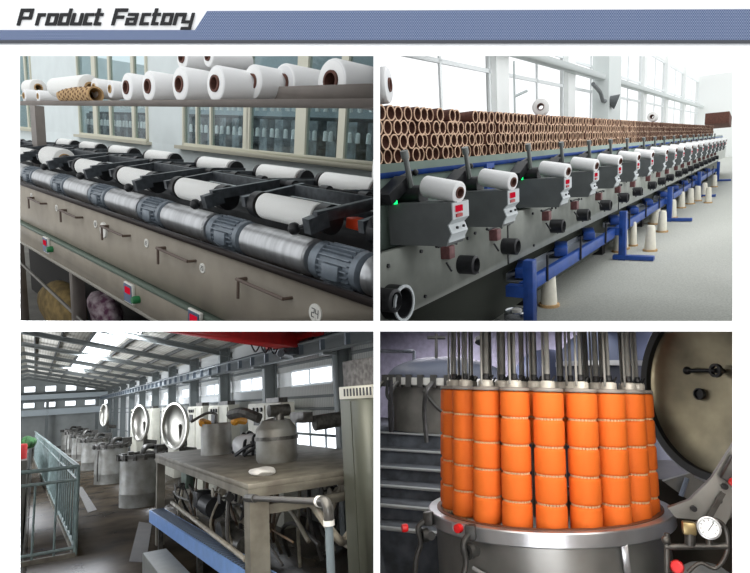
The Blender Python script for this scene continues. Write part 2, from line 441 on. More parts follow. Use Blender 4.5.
# perforated core tube
p0 = P(64, 97.5, y=-.87); L = .38; r = 7 * (cur.R @ p0).y / F; p0.z = .098 + r
t = thing('perforated_tube', 'tan perforated empty spool core lying on the left of shelf', 'spool core', (0, 0, 0))
obj('shell', B().pipe((p0.x - L, p0.y, p0.z), (1, 0, 0), r, r * .8, L, 24), card_l, t)
b = B()
for i in range(12):
    for k in range(10):
        a = 2 * PI * k / 10 + (i % 2) * PI / 10; x = p0.x - L + .025 + i * .029
        c = Vector((x, p0.y + math.cos(a) * r * 1.0, p0.z + math.sin(a) * r * 1.0))
        d = Vector((0, math.cos(a), math.sin(a))); b.cyl(c - d * .0005, c + d * .0012, .0055, n=8)
obj('hole_pattern', b, mat('hole_brown', (96, 66, 44), .9), t); base(t)
# winding machine
wm = thing('drum_winding_machine', 'long taupe drum winding machine with grey motors and steel drums in a row', 'machine')
obj('front_panel', B().bb(.45, 5.3, -.93, -.945, -.585, -.365), taupe, wm)
obj('edge_rail', B().bb(.45, 5.3, -.925, -.95, -.367, -.352), mat('dark_rail', (52, 44, 42), .4), wm)
obj('deck', B().bb(.45, 5.3, -.945, -1.75, -.42, -.41), mat('oily_deck_metal', (112, 104, 96), .45, .3, var=.25, scale=5), wm)
obj('ledge', B().bb(.45, 5.3, -.90, -.945, -.600, -.588), mat('green_grey_ledge', (110, 124, 112), .4), wm)
lp = obj('lower_panel', B().bb(.45, 5.3, -.90, -.912, -.70, -.602), taupe, wm)
obj('lower_rail', B().bb(.45, 5.3, -.895, -.915, -.714, -.702), mat('pale_rail', (170, 166, 156), .4), wm)
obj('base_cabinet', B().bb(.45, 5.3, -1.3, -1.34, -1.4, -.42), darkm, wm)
b = B()
for x in (.9, 1.95, 3.0, 4.1, 5.2): b.bb(x, x + .04, -.92, -.98, -1.4, -.6)
objs('frame_leg', b, taupe_d, wm)
objs('tie_bar', B().bar((5.2, -.95, -.80), (2.3, -.93, -1.02), .01, .012).bar((5.2, -1.0, -.86), (2.3, -.98, -1.08), .01, .012), mat('pale_rail2', (150, 146, 140), .5), wm)
scrbl = mat('panel_blue_label', (74, 92, 120), .5); wtab = mat('white_tab', (214, 212, 205), .5)
for px, py in ((47, 245), (130, 293), (196, 322)):
    p = P(px, py, y=-.895)
    cp = obj('control_panel', B().box((p.x, -.893, p.z), (.085, .012, .085), None, .002), wtab, wm)
    obj('label_face', B().box((p.x, -.886, p.z), (.074, .003, .074)), scrbl, cp)
    obj('display', B().box((p.x - .004, -.883, p.z + .014), (.046, .004, .026)), redled, cp)
    kb = B().lathe((p.x - .075, -.90, p.z - .01), (0, 1, 0), [(0, .03), (.012, .03), (.016, .02), (.016, 0), (0, 0)], 16)
    obj('push_button', kb, mat('green_button', (20, 110, 60), .4), cp)
b = 0
for i, px in enumerate(((32, 196), (57, 208), (96, 224), (147, 243), (203, 268), (316, 313))):
    p = P(px[0], px[1], y=-.93); rr = .017 if i < 5 else .026
    d = obj('number_disc', B().cyl((p.x, -.93, p.z), (p.x, -.926, p.z), rr, n=24), wtab, wm)
    dg = B(); s = rr * .5                       # a two-digit number, seven-segment strokes
    seg = {'2': 'abged', '4': 'fgbc', '1': 'bc', '3': 'abgcd', '0': 'abcdef'}
    for q, ch in enumerate(('24' if i == 5 else '2' + '13020'[i]) if i != 5 else '24'):
        ox = p.x + s * (.62 - q * 1.25)
        for sg in seg[ch]:
            dx, dz, wv = {'a': (0, .9, 0), 'g': (0, 0, 0), 'd': (0, -.9, 0), 'f': (.4, .45, 1), 'b': (-.4, .45, 1), 'e': (.4, -.45, 1), 'c': (-.4, -.45, 1)}[sg]
            dg.box((ox + dx * s, -.9256, p.z + dz * s), ((.16 if wv else .9) * s, .001, (.9 if wv else .16) * s))
    obj('number', dg, blk, d)
p = P(104.5, 230, y=-.93)
obj('hand_wheel', B().lathe((p.x, -.93, p.z), (0, 1, 0), [(0, .008), (.034, .008), (.036, 0), (0, 0)], 26), wtab, wm)
for k in range(7):
    x = 3.60 - .545 * k
    h = B().cyl((x, -.93, -.415), (x, -.90, -.415), .006, n=10).cyl((x, -.90, -.415), (x, -.90, -.475), .005, n=8).cyl((x + .01, -.90, -.415), (x - .23, -.90, -.42), .0055, n=8).cyl((x - .23, -.93, -.42), (x - .23, -.90, -.42), .005, n=8)
    obj('lever', h, mat('brown_lever', (88, 72, 62), .5), wm)
U = .5775
for i in range(-2, 7):
    x0 = 1.585 + U * i - .18            # drum centre
    obj('drive_drum', B().lathe((x0 - .17, -1.05, -.325), (1, 0, 0), [(0, 0), (.05, 0), (.056, .006), (.056, .334), (.05, .34), (0, .34)], 32), steel_drum, wm)
    mo = B().lathe((x0 - .40, -1.05, -.325), (1, 0, 0), [(0, 0), (.04, 0), (.058, .008), (.058, .03), (.05, .034), (.05, .165), (.058, .168), (.058, .2), (.03, .205), (.03, .23), (0, .23)], 28)
    for k in range(22):
        a = 2 * PI * k / 22; d = Vector((0, math.cos(a), math.sin(a)))
        mo.box(Vector((x0 - .30, -1.05, -.325)) + d * .054, (.125, .004, .012), Matrix.Rotation(a - PI / 2, 3, 'X'))
    mt = obj('motor', mo, motor_m, wm)
    obj('terminal_box', B().box((x0 - .30, -1.0, -.335), (.07, .03, .045), None, .005), motor_m, mt)
    obj('motor_foot', B().box((x0 - .30, -1.02, -.395), (.12, .10, .03), None, .004), blk, mt)
    obj('tab', B().box((x0 - .19, -.975, -.385), (.012, .012, .045)), wtab, wm)
    c = x0 + .025                        # cradle of the front side
    A = B().bar((c - .215, -1.31, -.155), (c - .215, -1.02, -.20), .022, .034).bar((c - .215, -1.06, -.205), (c - .215, -.99, -.225), .03, .045)
    cr = obj('cradle_arm', A, dkgrey, wm)
    obj('cradle_arm', B().bar((c + .205, -1.31, -.155), (c + .205, -1.05, -.205), .022, .034), dkgrey, wm)
    objs('cross_bar', B().bar((c - .22, -1.27, -.165), (c + .21, -1.27, -.165), .022, .04), dkgrey, wm)
    objs('end_flange', B().cyl((c - .2, -1.1, -.212), (c - .155, -1.1, -.212), .046, n=22).cyl((c + .155, -1.1, -.212), (c + .19, -1.1, -.212), .046, n=22), blk, wm)
    obj('ball_knob', B().sph((c - .165, -.985, -.238), .019).cyl((c - .222, -1.01, -.215), (c - .165, -.985, -.238), .006, n=8), blk, cr)
BX = [.53, 1.09, 1.65, 2.11, 2.675, 3.33, 3.9, 4.47, 5.0]
for c in BX:
    A = B().bar((c - .19, -1.36, -.16), (c - .19, -1.60, -.155), .02, .03).bar((c + .19, -1.36, -.16), (c + .19, -1.60, -.155), .02, .03).bar((c - .2, -1.40, -.185), (c + .2, -1.40, -.185), .02, .035)
    obj('back_cradle', A, dkgrey, wm)
    objs('back_flange', B().cyl((c - .185, -1.56, -.150), (c - .16, -1.56, -.150), .042, n=20).cyl((c + .16, -1.56, -.150), (c + .18, -1.56, -.150), .042, n=20), blk, wm)
obj('back_drum', B().cyl((.6, -1.60, -.29), (5.2, -1.60, -.29), .05, n=24), dkgrey, wm)
b = B().cyl((.5, -1.32, -.155), (5.3, -1.32, -.155), .013, n=12).cyl((.5, -1.37, -.175), (5.3, -1.37, -.175), .015, n=12)
for i in range(24): b.cyl((.7 + .2 * i, -1.32, -.155), (.74 + .2 * i, -1.32, -.155), .02, n=14)
obj('pivot_shaft', b, blk, wm)
b = B()
for i in range(5):
    x = .8 + 1.05 * i; b.bb(x, x + .05, -1.3, -1.4, -.41, -.17)
objs('shaft_bracket', b, dkgrey, wm)
obj('middle_cover', B().bb(.45, 5.3, -1.22, -1.50, -.41, -.28), mat('dark_grey_cover', (74, 76, 78), .6, var=.2, scale=8), wm)  # cover in mottled dark grey
base(wm)
names = ['second', 'nearest', 'second', 'third', 'fourth', 'fifth', 'sixth', 'seventh', 'eighth']
for i in range(-1, 7):
    c = 1.585 + U * i - .18 + .025
    big = i == 4
    r = .062 if big else .044
    lab = {-1: 'white spool on the front cradles just outside the right edge of the window room', 0: 'long white spool on nearest front cradle, lower right above steel drum',
           1: 'white spool on the second front cradle from the right', 2: 'white spool on the third front cradle from the right', 3: 'white spool on fourth front cradle, right of the fat one',
           4: 'fat white spool on front cradle near the grey shelf post', 5: 'white spool on front cradle left of the shelf post', 6: 'white spool on the leftmost front cradle'}[i]
    t = spool('yarn_spool', lab, 'spool', r, .29, .034, yarn, card_l, 'x', group='white spools on the front cradles')
    place(t, (c, -1.1, -.212 + (.018 if big else 0)))
for i in range(-1, 7):
    c = BX[i + 2]
    t = spool('yarn_spool', 'white spool on the rear cradles, %s from the right under the windows' % ord_(i + 1), 'spool', .046, .3, .036, yarn, card, 'x', group='white spools on the rear cradles')
    place(t, (c, -1.56, -.150))
p = P(374, 168, y=-1.75); t = spool('yarn_spool', 'white spool end standing at the right edge below the window sill', 'spool', .05, .14, .02, yarn, card, 'z'); place(t, (p.x - .06, -1.75, p.z - .03))
p = P(369, 226, y=-1.19); single('tray', B().box((p.x, -1.19, p.z), (.16, .05, .035), None, .006), mat('orange_plastic', (225, 70, 30), .4), 'small orange tray beside the nearest cradle at right edge', 'tray')
# bag in the opening
def blob(name, c, d, m, lab, cat, seed, amp=.25):
    t = bmesh.new(); bmesh.ops.create_icosphere(t, subdivisions=3, radius=1); rr = random.Random(seed)
    k = [(Vector((rr.uniform(-1, 1), rr.uniform(-1, 1), rr.uniform(-1, 1))) * 4, rr.uniform(0, 6)) for _ in range(5)]
    for v in t.verts:
        n = sum(math.sin(v.co.dot(w) + ph) for w, ph in k) / 5; v.co *= 1 + amp * n
        v.co = Vector((v.co.x * d[0] + c[0], v.co.y * d[1] + c[1], max(v.co.z, -.7) * d[2] + c[2]))
    b = B(); b.join(t); return single(name, b, m, lab, cat)
p = P(62, 305, y=-1.12)
blob('sack', (p.x, -1.12, p.z - .02), (.36, .1, .17), mat('olive_sackcloth', (134, 112, 66), .9, var=.3, scale=12), 'olive brown sack lying in the opening under the machine', 'bag', 4)
p = P(105, 312, y=-1.08)
blob('cloth_bundle', (p.x, -1.08, p.z), (.13, .07, .12), mat('striped_rag', (190, 176, 180), .9, rgb2=(96, 56, 80), scale=16), 'crumpled pale and purple rag bundle right of the olive sack', 'rag', 9, .35)
trim(r1, -160, 375.4, -160, 322.6, YB)

# ================================================================== ROOM 2: winding heads and tube stack
r2 = room((780, 130), 557, 1.6); cur = r2
FZ = -.8
struct('floor', B().bb(.4, 24, -1.8, 2.6, FZ - .02, FZ), mat('speckled_concrete', (206, 208, 200), .42, var=.1, scale=70, rgb2=(184, 186, 178)))
wgt = mat('bright_white_wall', (250, 252, 250), .8)
b = B().bb(.6, 24, 2.5, 2.54, FZ, .25).bb(.6, 24, 2.5, 2.54, 1.9, 2.1)
for i, x in enumerate((1.0, 3.2, 5.72, 8.2, 10.7, 13.6, 16.6, 20.0)): b.bb(x, x + .34, 2.44, 2.56, FZ, 2.1)
struct('wall_left', b, wgt)
struct('wall_far', B().bb(24, 24.04, -1.8, 2.6, FZ, 2.1), wgt)
for i, (a, c) in enumerate(((1.34, 3.2), (3.54, 5.72), (6.06, 8.2), (8.54, 10.7), (11.04, 13.6), (13.94, 16.6), (16.94, 20.0), (20.34, 24))):
    f = B()
    for z in (.27, .82, 1.2, 1.88): f.bb(a, c, 2.5, 2.52, z - .02, z + .02)
    for x in (a + .03, (a + c) / 2, c - .03): f.bb(x - .02, x + .02, 2.5, 2.52, .25, 1.9)
    struct('window_%d' % (i + 4), f, mat('white_window_bar', (244, 248, 248), .5))
struct('trim_1', B().bb(.6, 24, 2.3, 2.42, .98, 1.06), mat('white_duct', (216, 222, 220), .5))
# conduit + lamp on near wall column
single('wall_bracket', B().tube([(5.85, 2.3, .2), (5.85, 2.3, .9)], .012).tube([(5.85, 2.3, .55), (5.95, 2.2, .6)], .015), mat('pale_pipe', (190, 198, 198), .4), 'thin pale conduit running up the left bright wall', 'pipe')
p = P(600, 90, y=2.3)
t = thing('swing_lamp', 'grey jointed bracket with a cone shaped head on the wide white column', 'lamp')
q = lambda a, c: P(a, c, y=2.3)
obj('arm', B().tube([q(593, 84), q(600, 92), q(603, 101), q(607, 100)], .03, sub=3), mat('grey_bracket', (120, 124, 126), .5), t)
obj('head', B().lathe(q(607, 99), (.3, -1, -.4), [(0, 0), (.05, .02), (.12, .16), (0, .16)], 14), mat('grey_bracket2', (100, 104, 106), .5), t); base(t)
colp = P(612, 100, y=2.3)
struct('trim_2', B().bb(colp.x - .45, colp.x + .4, 2.25, 2.5, FZ, 2.1), mat('white_column_paint', (226, 232, 230), .6))
# machine
mint = mat('mint_grey_enamel', (150, 168, 158), .4, var=.08, scale=5)
ltg = mat('light_grey_enamel', (178, 182, 174), .4, var=.08, scale=8)
hd_s = mat('head_box_grey', (94, 98, 98), .35, var=.1, scale=10); hd_f = mat('head_face_grey', (190, 196, 198), .4)
wn = thing('cone_winding_machine', 'long mint grey winding machine with a row of identical grey heads', 'machine')
obj('upper_panel', B().bb(.9, 14, .97, 1.0, -.27, -.012), mint, wn)
obj('top_ledge', B().bb(.9, 14, 1.0, 1.45, -.03, -.018), mint, wn)
obj('blue_stripe', B().bb(.9, 14, .964, .97, -.055, -.038), blue, wn)
obj('lower_panel', B().bb(.9, 14, .90, .93, -.47, -.262), ltg, wn)
obj('trough', B().bb(.9, 14, .93, .97, -.30, -.27), blk, wn)
obj('under_body', B().bb(.9, 14, 1.02, 1.3, -.76, -.30), mat('dark_green_grey', (88, 92, 84), .6), wn)
b = B()
for k in range(9): b.bb(1.2 + 1.5 * k, 1.28 + 1.5 * k, 1.0, 1.3, FZ, -.7)
objs('foot', b, blk, wn)
for x in (2.12, 4.15, 6.2, 8.3, 10.4):
    bl = B().bb(x, x + .075, .955, .975, -.25, -.045)
    o = obj('joint_bracket', bl, blue, wn)
    bb_ = B()
    for z in (-.07, -.1): bb_.cyl((x + .018, .955, z), (x + .018, .949, z), .007, n=8).cyl((x + .057, .955, z), (x + .057, .949, z), .007, n=8)
    objs('bolt', bb_, blk, o)
    obj('panel_joint', B().bb(x + .06, x + .07, .896, .902, -.47, -.262), blk, wn)
hx = [.84, 1.357, 1.75, 2.36, 2.82, 3.33, 3.84, 4.33, 4.95, 5.45, 5.95, 6.55, 7.05, 7.6, 8.2, 8.75, 9.3, 9.9, 10.5, 11.1]
spl = None
for i, x in enumerate(hx):
    w = .105
    prof = [(.72, -.128), (.93, -.128), (.93, -.25), (.74, -.25), (.735, -.232), (.725, -.215), (.735, -.19), (.72, -.175)]
    hb = B().prism([(x, y, z) for y, z in prof], (w, 0, 0))
    h = obj('winding_head', hb, hd_s, wn)
    fc = B().prism([(x + .003, y - .003, z) for y, z in [(.72, -.130), (.72, -.175), (.735, -.19), (.725, -.215), (.735, -.232), (.735, -.24), (.74, -.24), (.74, -.13)]], (w - .006, 0, 0))
    obj('face_plate', fc, hd_f, h)
    obj('display', B().bb(x + .018, x + .055, .712, .717, -.155, -.138), redled, h)
    obj('keypad', B().bb(x + .02, x + .055, .713, .717, -.170, -.161), mat('red_key', (170, 60, 60), .5), h)
    objs('screw', B().cyl((x + .03, .722, -.2), (x + .03, .716, -.2), .004, n=8).cyl((x + .07, .722, -.2), (x + .07, .716, -.2), .004, n=8), blk, h)
    a = B().cyl((x + .075, .885, -.128), (x + .04, .885, .012), .0085, n=12).cyl((x + .042, .885, 0), (x + .036, .885, .022), .012, n=12)
    obj('lever_arm', a, mat('grey_lever', (120, 124, 122), .35, .5), wn)
    m = B().box((x + .02, .92, -.09), (.12, .05, .035), Matrix.Rotation(-.4, 3, 'Y')).cyl((x + .075, .85, -.11), (x + .075, .93, -.11), .03, n=16).bar((x + .07, .93, -.06), (x + .15, .93, -.045), .012, .014).sph((x + .15, .92, -.045), .01)
    obj('cradle_mechanism', m, blk, wn)
    obj('indicator_light', B().cyl((x - .004, .90, -.128), (x - .004, .90, -.118), .006, n=10), greenled, wn)
    kx = x * .985 + .18 if i < 3 else x + .35
    rb = obj('tension_box', B().box((x + .27, .885, -.318), (.04, .04, .045), None, .004), mat('maroon_tension_box', (120, 76, 76), .5, var=.2, scale=40), wn)
    obj('guide_wires', B().tube([(x + .20, .88, -.29), (x + .27, .87, -.285), (x + .33, .88, -.30)], .004).cyl((x + .25, .88, -.35), (x + .25, .86, -.38), .004, n=6).sph((x + .19, .88, -.285), .006).sph((x + .34, .88, -.29), .006), blk, rb)
    obj('ring_knob', B().lathe((x + .39, .90, -.385), (0, -1, 0), [(0, 0), (.034, 0), (.034, .06), (.026, .065), (.022, .045), (0, .045)], 22), blk, wn)
    s = B()
    for dx, dz in ((.12, -.29), (.13, -.44), (.45, -.30), (.48, -.43)): s.cyl((x + dx, .90, dz), (x + dx, .893, dz), .006, n=8)
    objs('panel_screw', s, blk, wn)
    t = spool('yarn_spool', 'white cross wound spool with brown core on the %s winding head from the left' % ord_(i), 'spool', .031, .125, .0165, yarn_y, card, 'y', group='white spools on the winding heads')
    place(t, (x + .055, .775, -.094), -.20, Matrix.Rotation(.16, 3, 'X'))
base(wn)
obj_ = None
# cardboard tubes
tb = thing('cardboard_tube', 'brown cardboard tube seen end on in the long stacked rows', 'tube', group='cardboard tubes stacked behind the machine')
obj('tube_wall', B().pipe((0, -.08, 0), (0, 1, 0), .0285, .0245, .16, 20), card, tb)
obj('pale_rim', B().pipe((0, -.083, 0), (0, 1, 0),   .0287, .0238, .003, 20), mat('pale_tube_rim', (216, 180, 152), .7), tb)
rt = random.Random(5); cnt = 0; rest = B()
for k in range(210):
    for row in range(4):
        x = 1.62 + .0605 * k + (.03 if row % 2 else 0); z = .011 + .0520 * row
        if row == 3 and rt.random() < .03: continue
        y = 1.25 + rt.uniform(-.006, .012) if True else 1.25
        if cnt < 299:
            if cnt == 0: place(tb, (x, y, z))
            else: dup(tb, (x, y, z))
            cnt += 1
        else: rest.pipe((x, y - .08, z), (0, 1, 0), .0285, .0235, .16, 12)
tp = single('cardboard_tube_pile', rest, card, 'far receding part of the brown cardboard tube stack', 'tube', None, 'stuff')
tp.data.materials.append(MATS['pale_tube_rim'])
for f_ in tp.data.polygons:
    if f_.normal.y < -.9: f_.material_index = 1
p = P(722, 128, y=1.25)
b = B().box((p.x - 1.2, 1.25, .34), (.9, .5, .26), Matrix.Rotation(.12, 3, 'Y'), .01); single('cardboard_box', b, card, 'tilted brown cardboard box at the far end of the tube stack', 'box')
t = spool('yarn_spool', 'big white spool standing end on above the tubes at the left edge', 'spool', .066, .17, .026, yarn_y, card, 'y'); p = P(394, 97, y=1.2); place(t, (p.x - .07, 1.27, .270), .35)
p = P(541, 109, y=1.25); t = spool('yarn_spool', 'white spool lying alone on top of the tube stack mid-way', 'spool', .052, .15, .022, yarn, card, 'x'); place(t, (p.x, 1.25, .252), .3)
p = P(664, 118, y=1.25); t = spool('yarn_spool', 'white spool lying on far part of tube stack beside the column', 'spool', .055, .3, .024, yarn, card, 'x'); place(t, (p.x - .8, 1.25, .265), .1)
# blue stand
for i, x in enumerate((2.25, 4.05, 6.1, 8.6, 11.5)):
    t = thing('blue_stand', 'blue steel T shaped floor post, %s of the row counted from the near end' % ord_(i), 'stand', group='blue posts along the machine')
    obj('upright', B().box((x, .83, (FZ - .46) / 2), (.05, .045, -.46 - FZ), None, .003), blue, t)
    obj('foot', B().box((x, .76, FZ + .02), (.055, .26, .03), None, .003), blue, t)
    obj('arm', B().bar((x, .83, -.60), (x, .93, -.60), .05, .05), blue, t); base(t)
for i, (a, c) in enumerate(((2.3, 4.0), (4.1, 6.05), (6.15, 8.55), (8.65, 11.4))):
    t = thing('conveyor_rail', 'blue conveyor beam with grey tray, %s section from near end' % ord_(i), 'rail', group='blue beams between the posts')
    be = obj('beam', B().bb(a, c, .87, .90, -.635, -.575, .003), blue, t)
    obj('tray', B().bb(a + .1, c - .1, .905, 1.0, -.60, -.59).bb(a + .1, c - .1, .995, 1.0, -.60, -.56), mat('pale_tray', (176, 182, 190), .3, .5), t)
    b = B()
    for k in range(3):
        xx = a + (c - a) * (k + .5) / 3; b.cyl((xx, .865, -.63), (xx, .865, -.50), .006, n=8)
    objs('pin', b, blk, t)
    bl = B()
    for k in range(3):
        xx = a + (c - a) * (k + .35) / 3; bl.box((xx, .95, -.555), (.22, .07, .05), Matrix.Rotation(.3, 3, 'Z'), .008)
    objs('blue_cover', bl, blue, t); base(t)
floorsp = [(517, 330, 14, 'aluminium', 'short silver can standing on the floor at the bottom edge'), (549, 306, 9, 0, 'tall white cone on a wood disc near the bottom, nearest of the floor cones'), (619, 252, 6, 0, 'white cone on the floor right behind the second post foot'), (622, 249, 6.5, 0, ''),
           (650, 251, 6, 0, ''), (655, 224, 6, 0, ''), (633, 246, 4, 0, ''), (662, 232, 5, 0, ''), (672, 218, 4.5, 0, ''), (681, 208, 4, 0, ''), (690, 204, 4, 0, ''), (697, 201, 4, 0, ''), (704, 197, 3.5, 0, ''), (708, 203, 3.5, 0, ''), (714, 187, 3, 0, '')]
k = 0
ivory = mat('ivory_yarn', (228, 224, 208), .7, var=.04, scale=20)
for (px, py, r, kind, lab) in floorsp:
    p = P(px, py, z=FZ); rr = r / 1.15 * (cur.R @ p).y / F
    if kind:
        t = thing('metal_can', lab, 'can', (p.x, p.y, FZ)); obj('can_body', B().lathe((0, 0, 0), (0, 0, 1), [(0, 0), (rr, 0), (rr, .09), (rr * .9, .095), (rr * .85, .088), (0, .088)], 24), mat('silver_can', (200, 204, 206), .25, .8), t)
        obj('can_cap', B().cyl((0, 0, .085), (0, 0, .10), rr * .4, n=14), wtab, t); continue
    k += 1
    t = thing('yarn_cone', lab or 'ivory yarn cone on the floor by the blue feet, %s from the near end' % ord_(k), 'spool', (p.x, p.y, FZ), group='yarn cones standing on the floor')
    obj('yarn', B().lathe((0, 0, .014), (0, 0, 1), [(0, 0), (rr, 0), (rr, .02), (rr * .78, .16), (rr * .6, .175), (0, .175)], 18), ivory, t)
    obj('base_disc', B().cyl((0, 0, 0), (0, 0, .014), rr * 1.3, n=18), card_l, t)
p = P(457, 319, z=-.72); single('knob', B().sph((p.x, p.y, -.72), .03), mat('red_knob', (200, 30, 30), .35), 'red ball knob on the blue frame at the bottom edge', 'knob')
p = P(404, 303, y=.85)
t = thing('roller_end', 'dark hollow ring roller low at the bottom left of the winder', 'roller'); obj('ring', B().pipe(p, (0, 1, 0), .052, .042, .12, 24), blk, t); obj('roller_rim', B().pipe(p - Vector((0, .004, 0)), (0, 1, 0), .054, .046, .006, 24), hd_f, t); base(t)
trim(r2, 378.6, 900, -300, 322.6, YB)

# ================================================================== ROOM 3: dyeing hall
r3 = room((35, 414), 197, 3.0); cur = r3
wetfl = mat('wet_brown_concrete', (74, 65, 53), .27, var=.35, scale=1.1, rgb2=(46, 40, 33), spec=.6)
struct('floor', B().bb(.6, 20, -2.1, .02, -1.03, -1.0), wetfl)
struct('floor_pit', B().bb(.6, 20, .02, 1.8, -1.6, -1.58).bb(.6, 20, .0, .03, -1.6, -1.0), mat('pit_concrete', (70, 68, 60), .6, var=.2, scale=2))
clad = banded('blue_grey_cladding', (238, 240, 238), (218, 222, 222), 3.2, 'X', .5, .4)
farm = mat('far_wall_grey', (172, 176, 174), .8, var=.1, scale=1)
b = B()
cols = [2.1 + 1.5 * k for k in range(12)]
wins = []
for k, cx_ in enumerate(cols): wins.append((cx_ + .36, cx_ + 1.18))
zw0, zw1 = .105, .235
b.bb(.6, 20, -2.0, -2.03, -1, -.46).bb(.6, 20, -2.0, -2.03, -.16, zw0).bb(.6, 20, -2.0, -2.03, zw1, .66)
xx = .6
for (a, c) in wins:
    if xx < a: b.bb(xx, a, -2.0, -2.03, zw0, zw1); 
    xx = c
b.bb(xx, 20, -2.0, -2.03, zw0, zw1).bb(5.0, 20, -2.0, -2.03, -.46, -.16).bb(.6, 2.3, -2.0, -2.03, -.46, -.16)
struct('wall_right', b, clad)
for k, (a, c) in enumerate(wins):
    f = B().bb(a, c, -1.995, -2.005, zw0 - .01, zw0 + .006).bb(a, c, -1.995, -2.005, zw1 - .006, zw1 + .01).bb((a + c) / 2 - .008, (a + c) / 2 + .008, -1.99, -2.0, zw0, zw1)
    o = struct('window_%d' % (k + 12), f, mat('pale_frame', (200, 208, 212), .5))
    g = obj('pane', B().bb(a, c, -2.012, -2.02, zw0, zw1), winglow); bm_ = o.matrix_basis.copy()
    g.matrix_basis = Matrix.Identity(4); g.data.transform(bm_.inverted() @ cur.M); g.parent = o
f = B()
for k in range(10): f.bb(2.3 + .3 * k - .01, 2.3 + .3 * k + .01, -1.99, -2.0, -.46, -.16)
f.bb(2.3, 5.0, -1.99, -2.0, -.32, -.30)
o = struct('window_30', f, mat('mid_frame', (120, 130, 138), .5)); g = obj('pane', B().bb(2.3, 5.0, -2.012, -2.02, -.46, -.16), winglow); bm_ = o.matrix_basis.copy()
g.matrix_basis = Matrix.Identity(4); g.data.transform(bm_.inverted() @ cur.M); g.parent = o
b = B()
for z in (.0, -.1, .30, -.56): b.bb(.6, 20, -1.975, -2.0, z - .01, z + .012)
struct('trim_3', b, mat('girt_steel', (150, 156, 158), .5))
colm = mat('column_blue_grey', (112, 118, 118), .5)
b = 0
for k, cx_ in enumerate(cols):
    b = B().bb(cx_ - .035, cx_ + .035, -1.97, -1.955, -1, .64).bb(cx_ - .035, cx_ + .035, -1.86, -1.845, -1, .64).bb(cx_ - .012, cx_ + .012, -1.97, -1.85, -1, .64)
    b.bb(cx_ - .035, cx_ + .035, -1.86, -1.74, .29, .31)
    struct('trim_%d' % (k + 10), b, colm)
# crane runway girder
t = thing('crane_runway', 'blue grey crane runway girder along the hall wall on columns', 'girder')
b = B().bb(.8, 19.8, -1.80, -1.72, .40, .412).bb(.8, 19.8, -1.80, -1.72, .31, .322).bb(.8, 19.8, -1.765, -1.755, .31, .41)
obj('girder', b, mat('runway_steel', (140, 146, 148), .45), t)
b = B()
for k in range(50): b.bb(.9 + .38 * k, .92 + .38 * k, -1.78, -1.72, .322, .40)
objs('stiffener', b, mat('runway_steel2', (104, 114, 124), .45), t)
obj('crane_rail', B().bb(.8, 19.8, -1.775, -1.745, .412, .43), dkgrey, t); base(t)
redp = mat('red_crane_paint', (190, 36, 36), .4, var=.12, scale=4)
CA, CB = P(300, 351, z=.375) + Vector((0, 0, .08)), P(205, 336, z=.375) + Vector((0, 0, .08)); CB = CA + (CB - CA) * 1.6; CD = (CB - CA).normalized()
t = thing('bridge_crane', 'red overhead bridge crane beam under the factory roof', 'crane')
obj('bridge_beam', B().bar(CA, CB, .16, .15), redp, t)
obj('end_carriage', B().bb(CA.x - .55, CA.x + .45, -1.80, -1.71, .435, .50, .005).box((CA.x, -1.76, .51), (.2, .09, .06)), redp, t)
w = B()
for x in (CA.x - .45, CA.x + .35): w.cyl((x, -1.79, .455), (x, -1.73, .455), .045, n=16)
objs('wheel', w, blk, t)
obj('hoist', B().box(CA + CD * .25 + Vector((0, 0, -.10)), (.16, .14, .06), None, .01).cyl(CA + CD * .15 + Vector((0, 0, -.12)), CA + CD * .4 + Vector((0, 0, -.12)), .03, n=14), dkgrey, t)
b = B()
for k in range(4):
    q = CA + CD * (.2 + .16 * k) + Vector((.09, 0, -.06)); b.tube([q, q + CD * .08 + Vector((0, 0, -.06)), q + CD * .16], .006, n=6)
objs('festoon_cable', b, blk, t); base(t)
# roof: right slope, left slope, skylight
ridge = (.2, 1.10); eave = (-2.03, .62); eavel = (2.3, .62)
sl = (ridge[1] - eave[1]) / (ridge[0] - eave[0]); zr = lambda y: eave[1] + (y - eave[0]) * sl if y < .2 else ridge[1] - (y - .2) * (.48 / 2.1)
roofm = banded('cream_roof_sheet', (232, 229, 218), (212, 208, 196), 2.6, 'Y', .6, .2)
def slab(y0, y1, x0=.8, x1=20, th=.012, m=None, up=0.0):
    return [(x0, y0, zr(y0) + up), (x0, y1, zr(y1) + up), (x0, y1, zr(y1) + up + th), (x0, y0, zr(y0) + up + th)]
b = B()
for y0, y1 in ((-2.03, -.93), (-.60, .2), (.2, 2.3)): b.prism(slab(y0, y1), (19.2, 0, 0))
b.prism(slab(-.93, -.60, 14.5, 20), (5.5, 0, 0))
struct('ceiling', b, roofm)
o = struct('window_31', B().prism(slab(-.93, -.60, .8, 14.5, .006, up=.004), (13.7, 0, 0)), emit('skylight_daylight', (240, 247, 255), 2.6))
pur = mat('purlin_steel', (98, 100, 98), .5)
b = B()
for y in (-1.85, -1.55, -1.25, -.97, -.56, -.25, .05, .4, .75, 1.1, 1.5): b.bb(.8, 20, y - .01, y + .01, zr(y) - .045, zr(y) - .004)
struct('trim_4', b, pur)
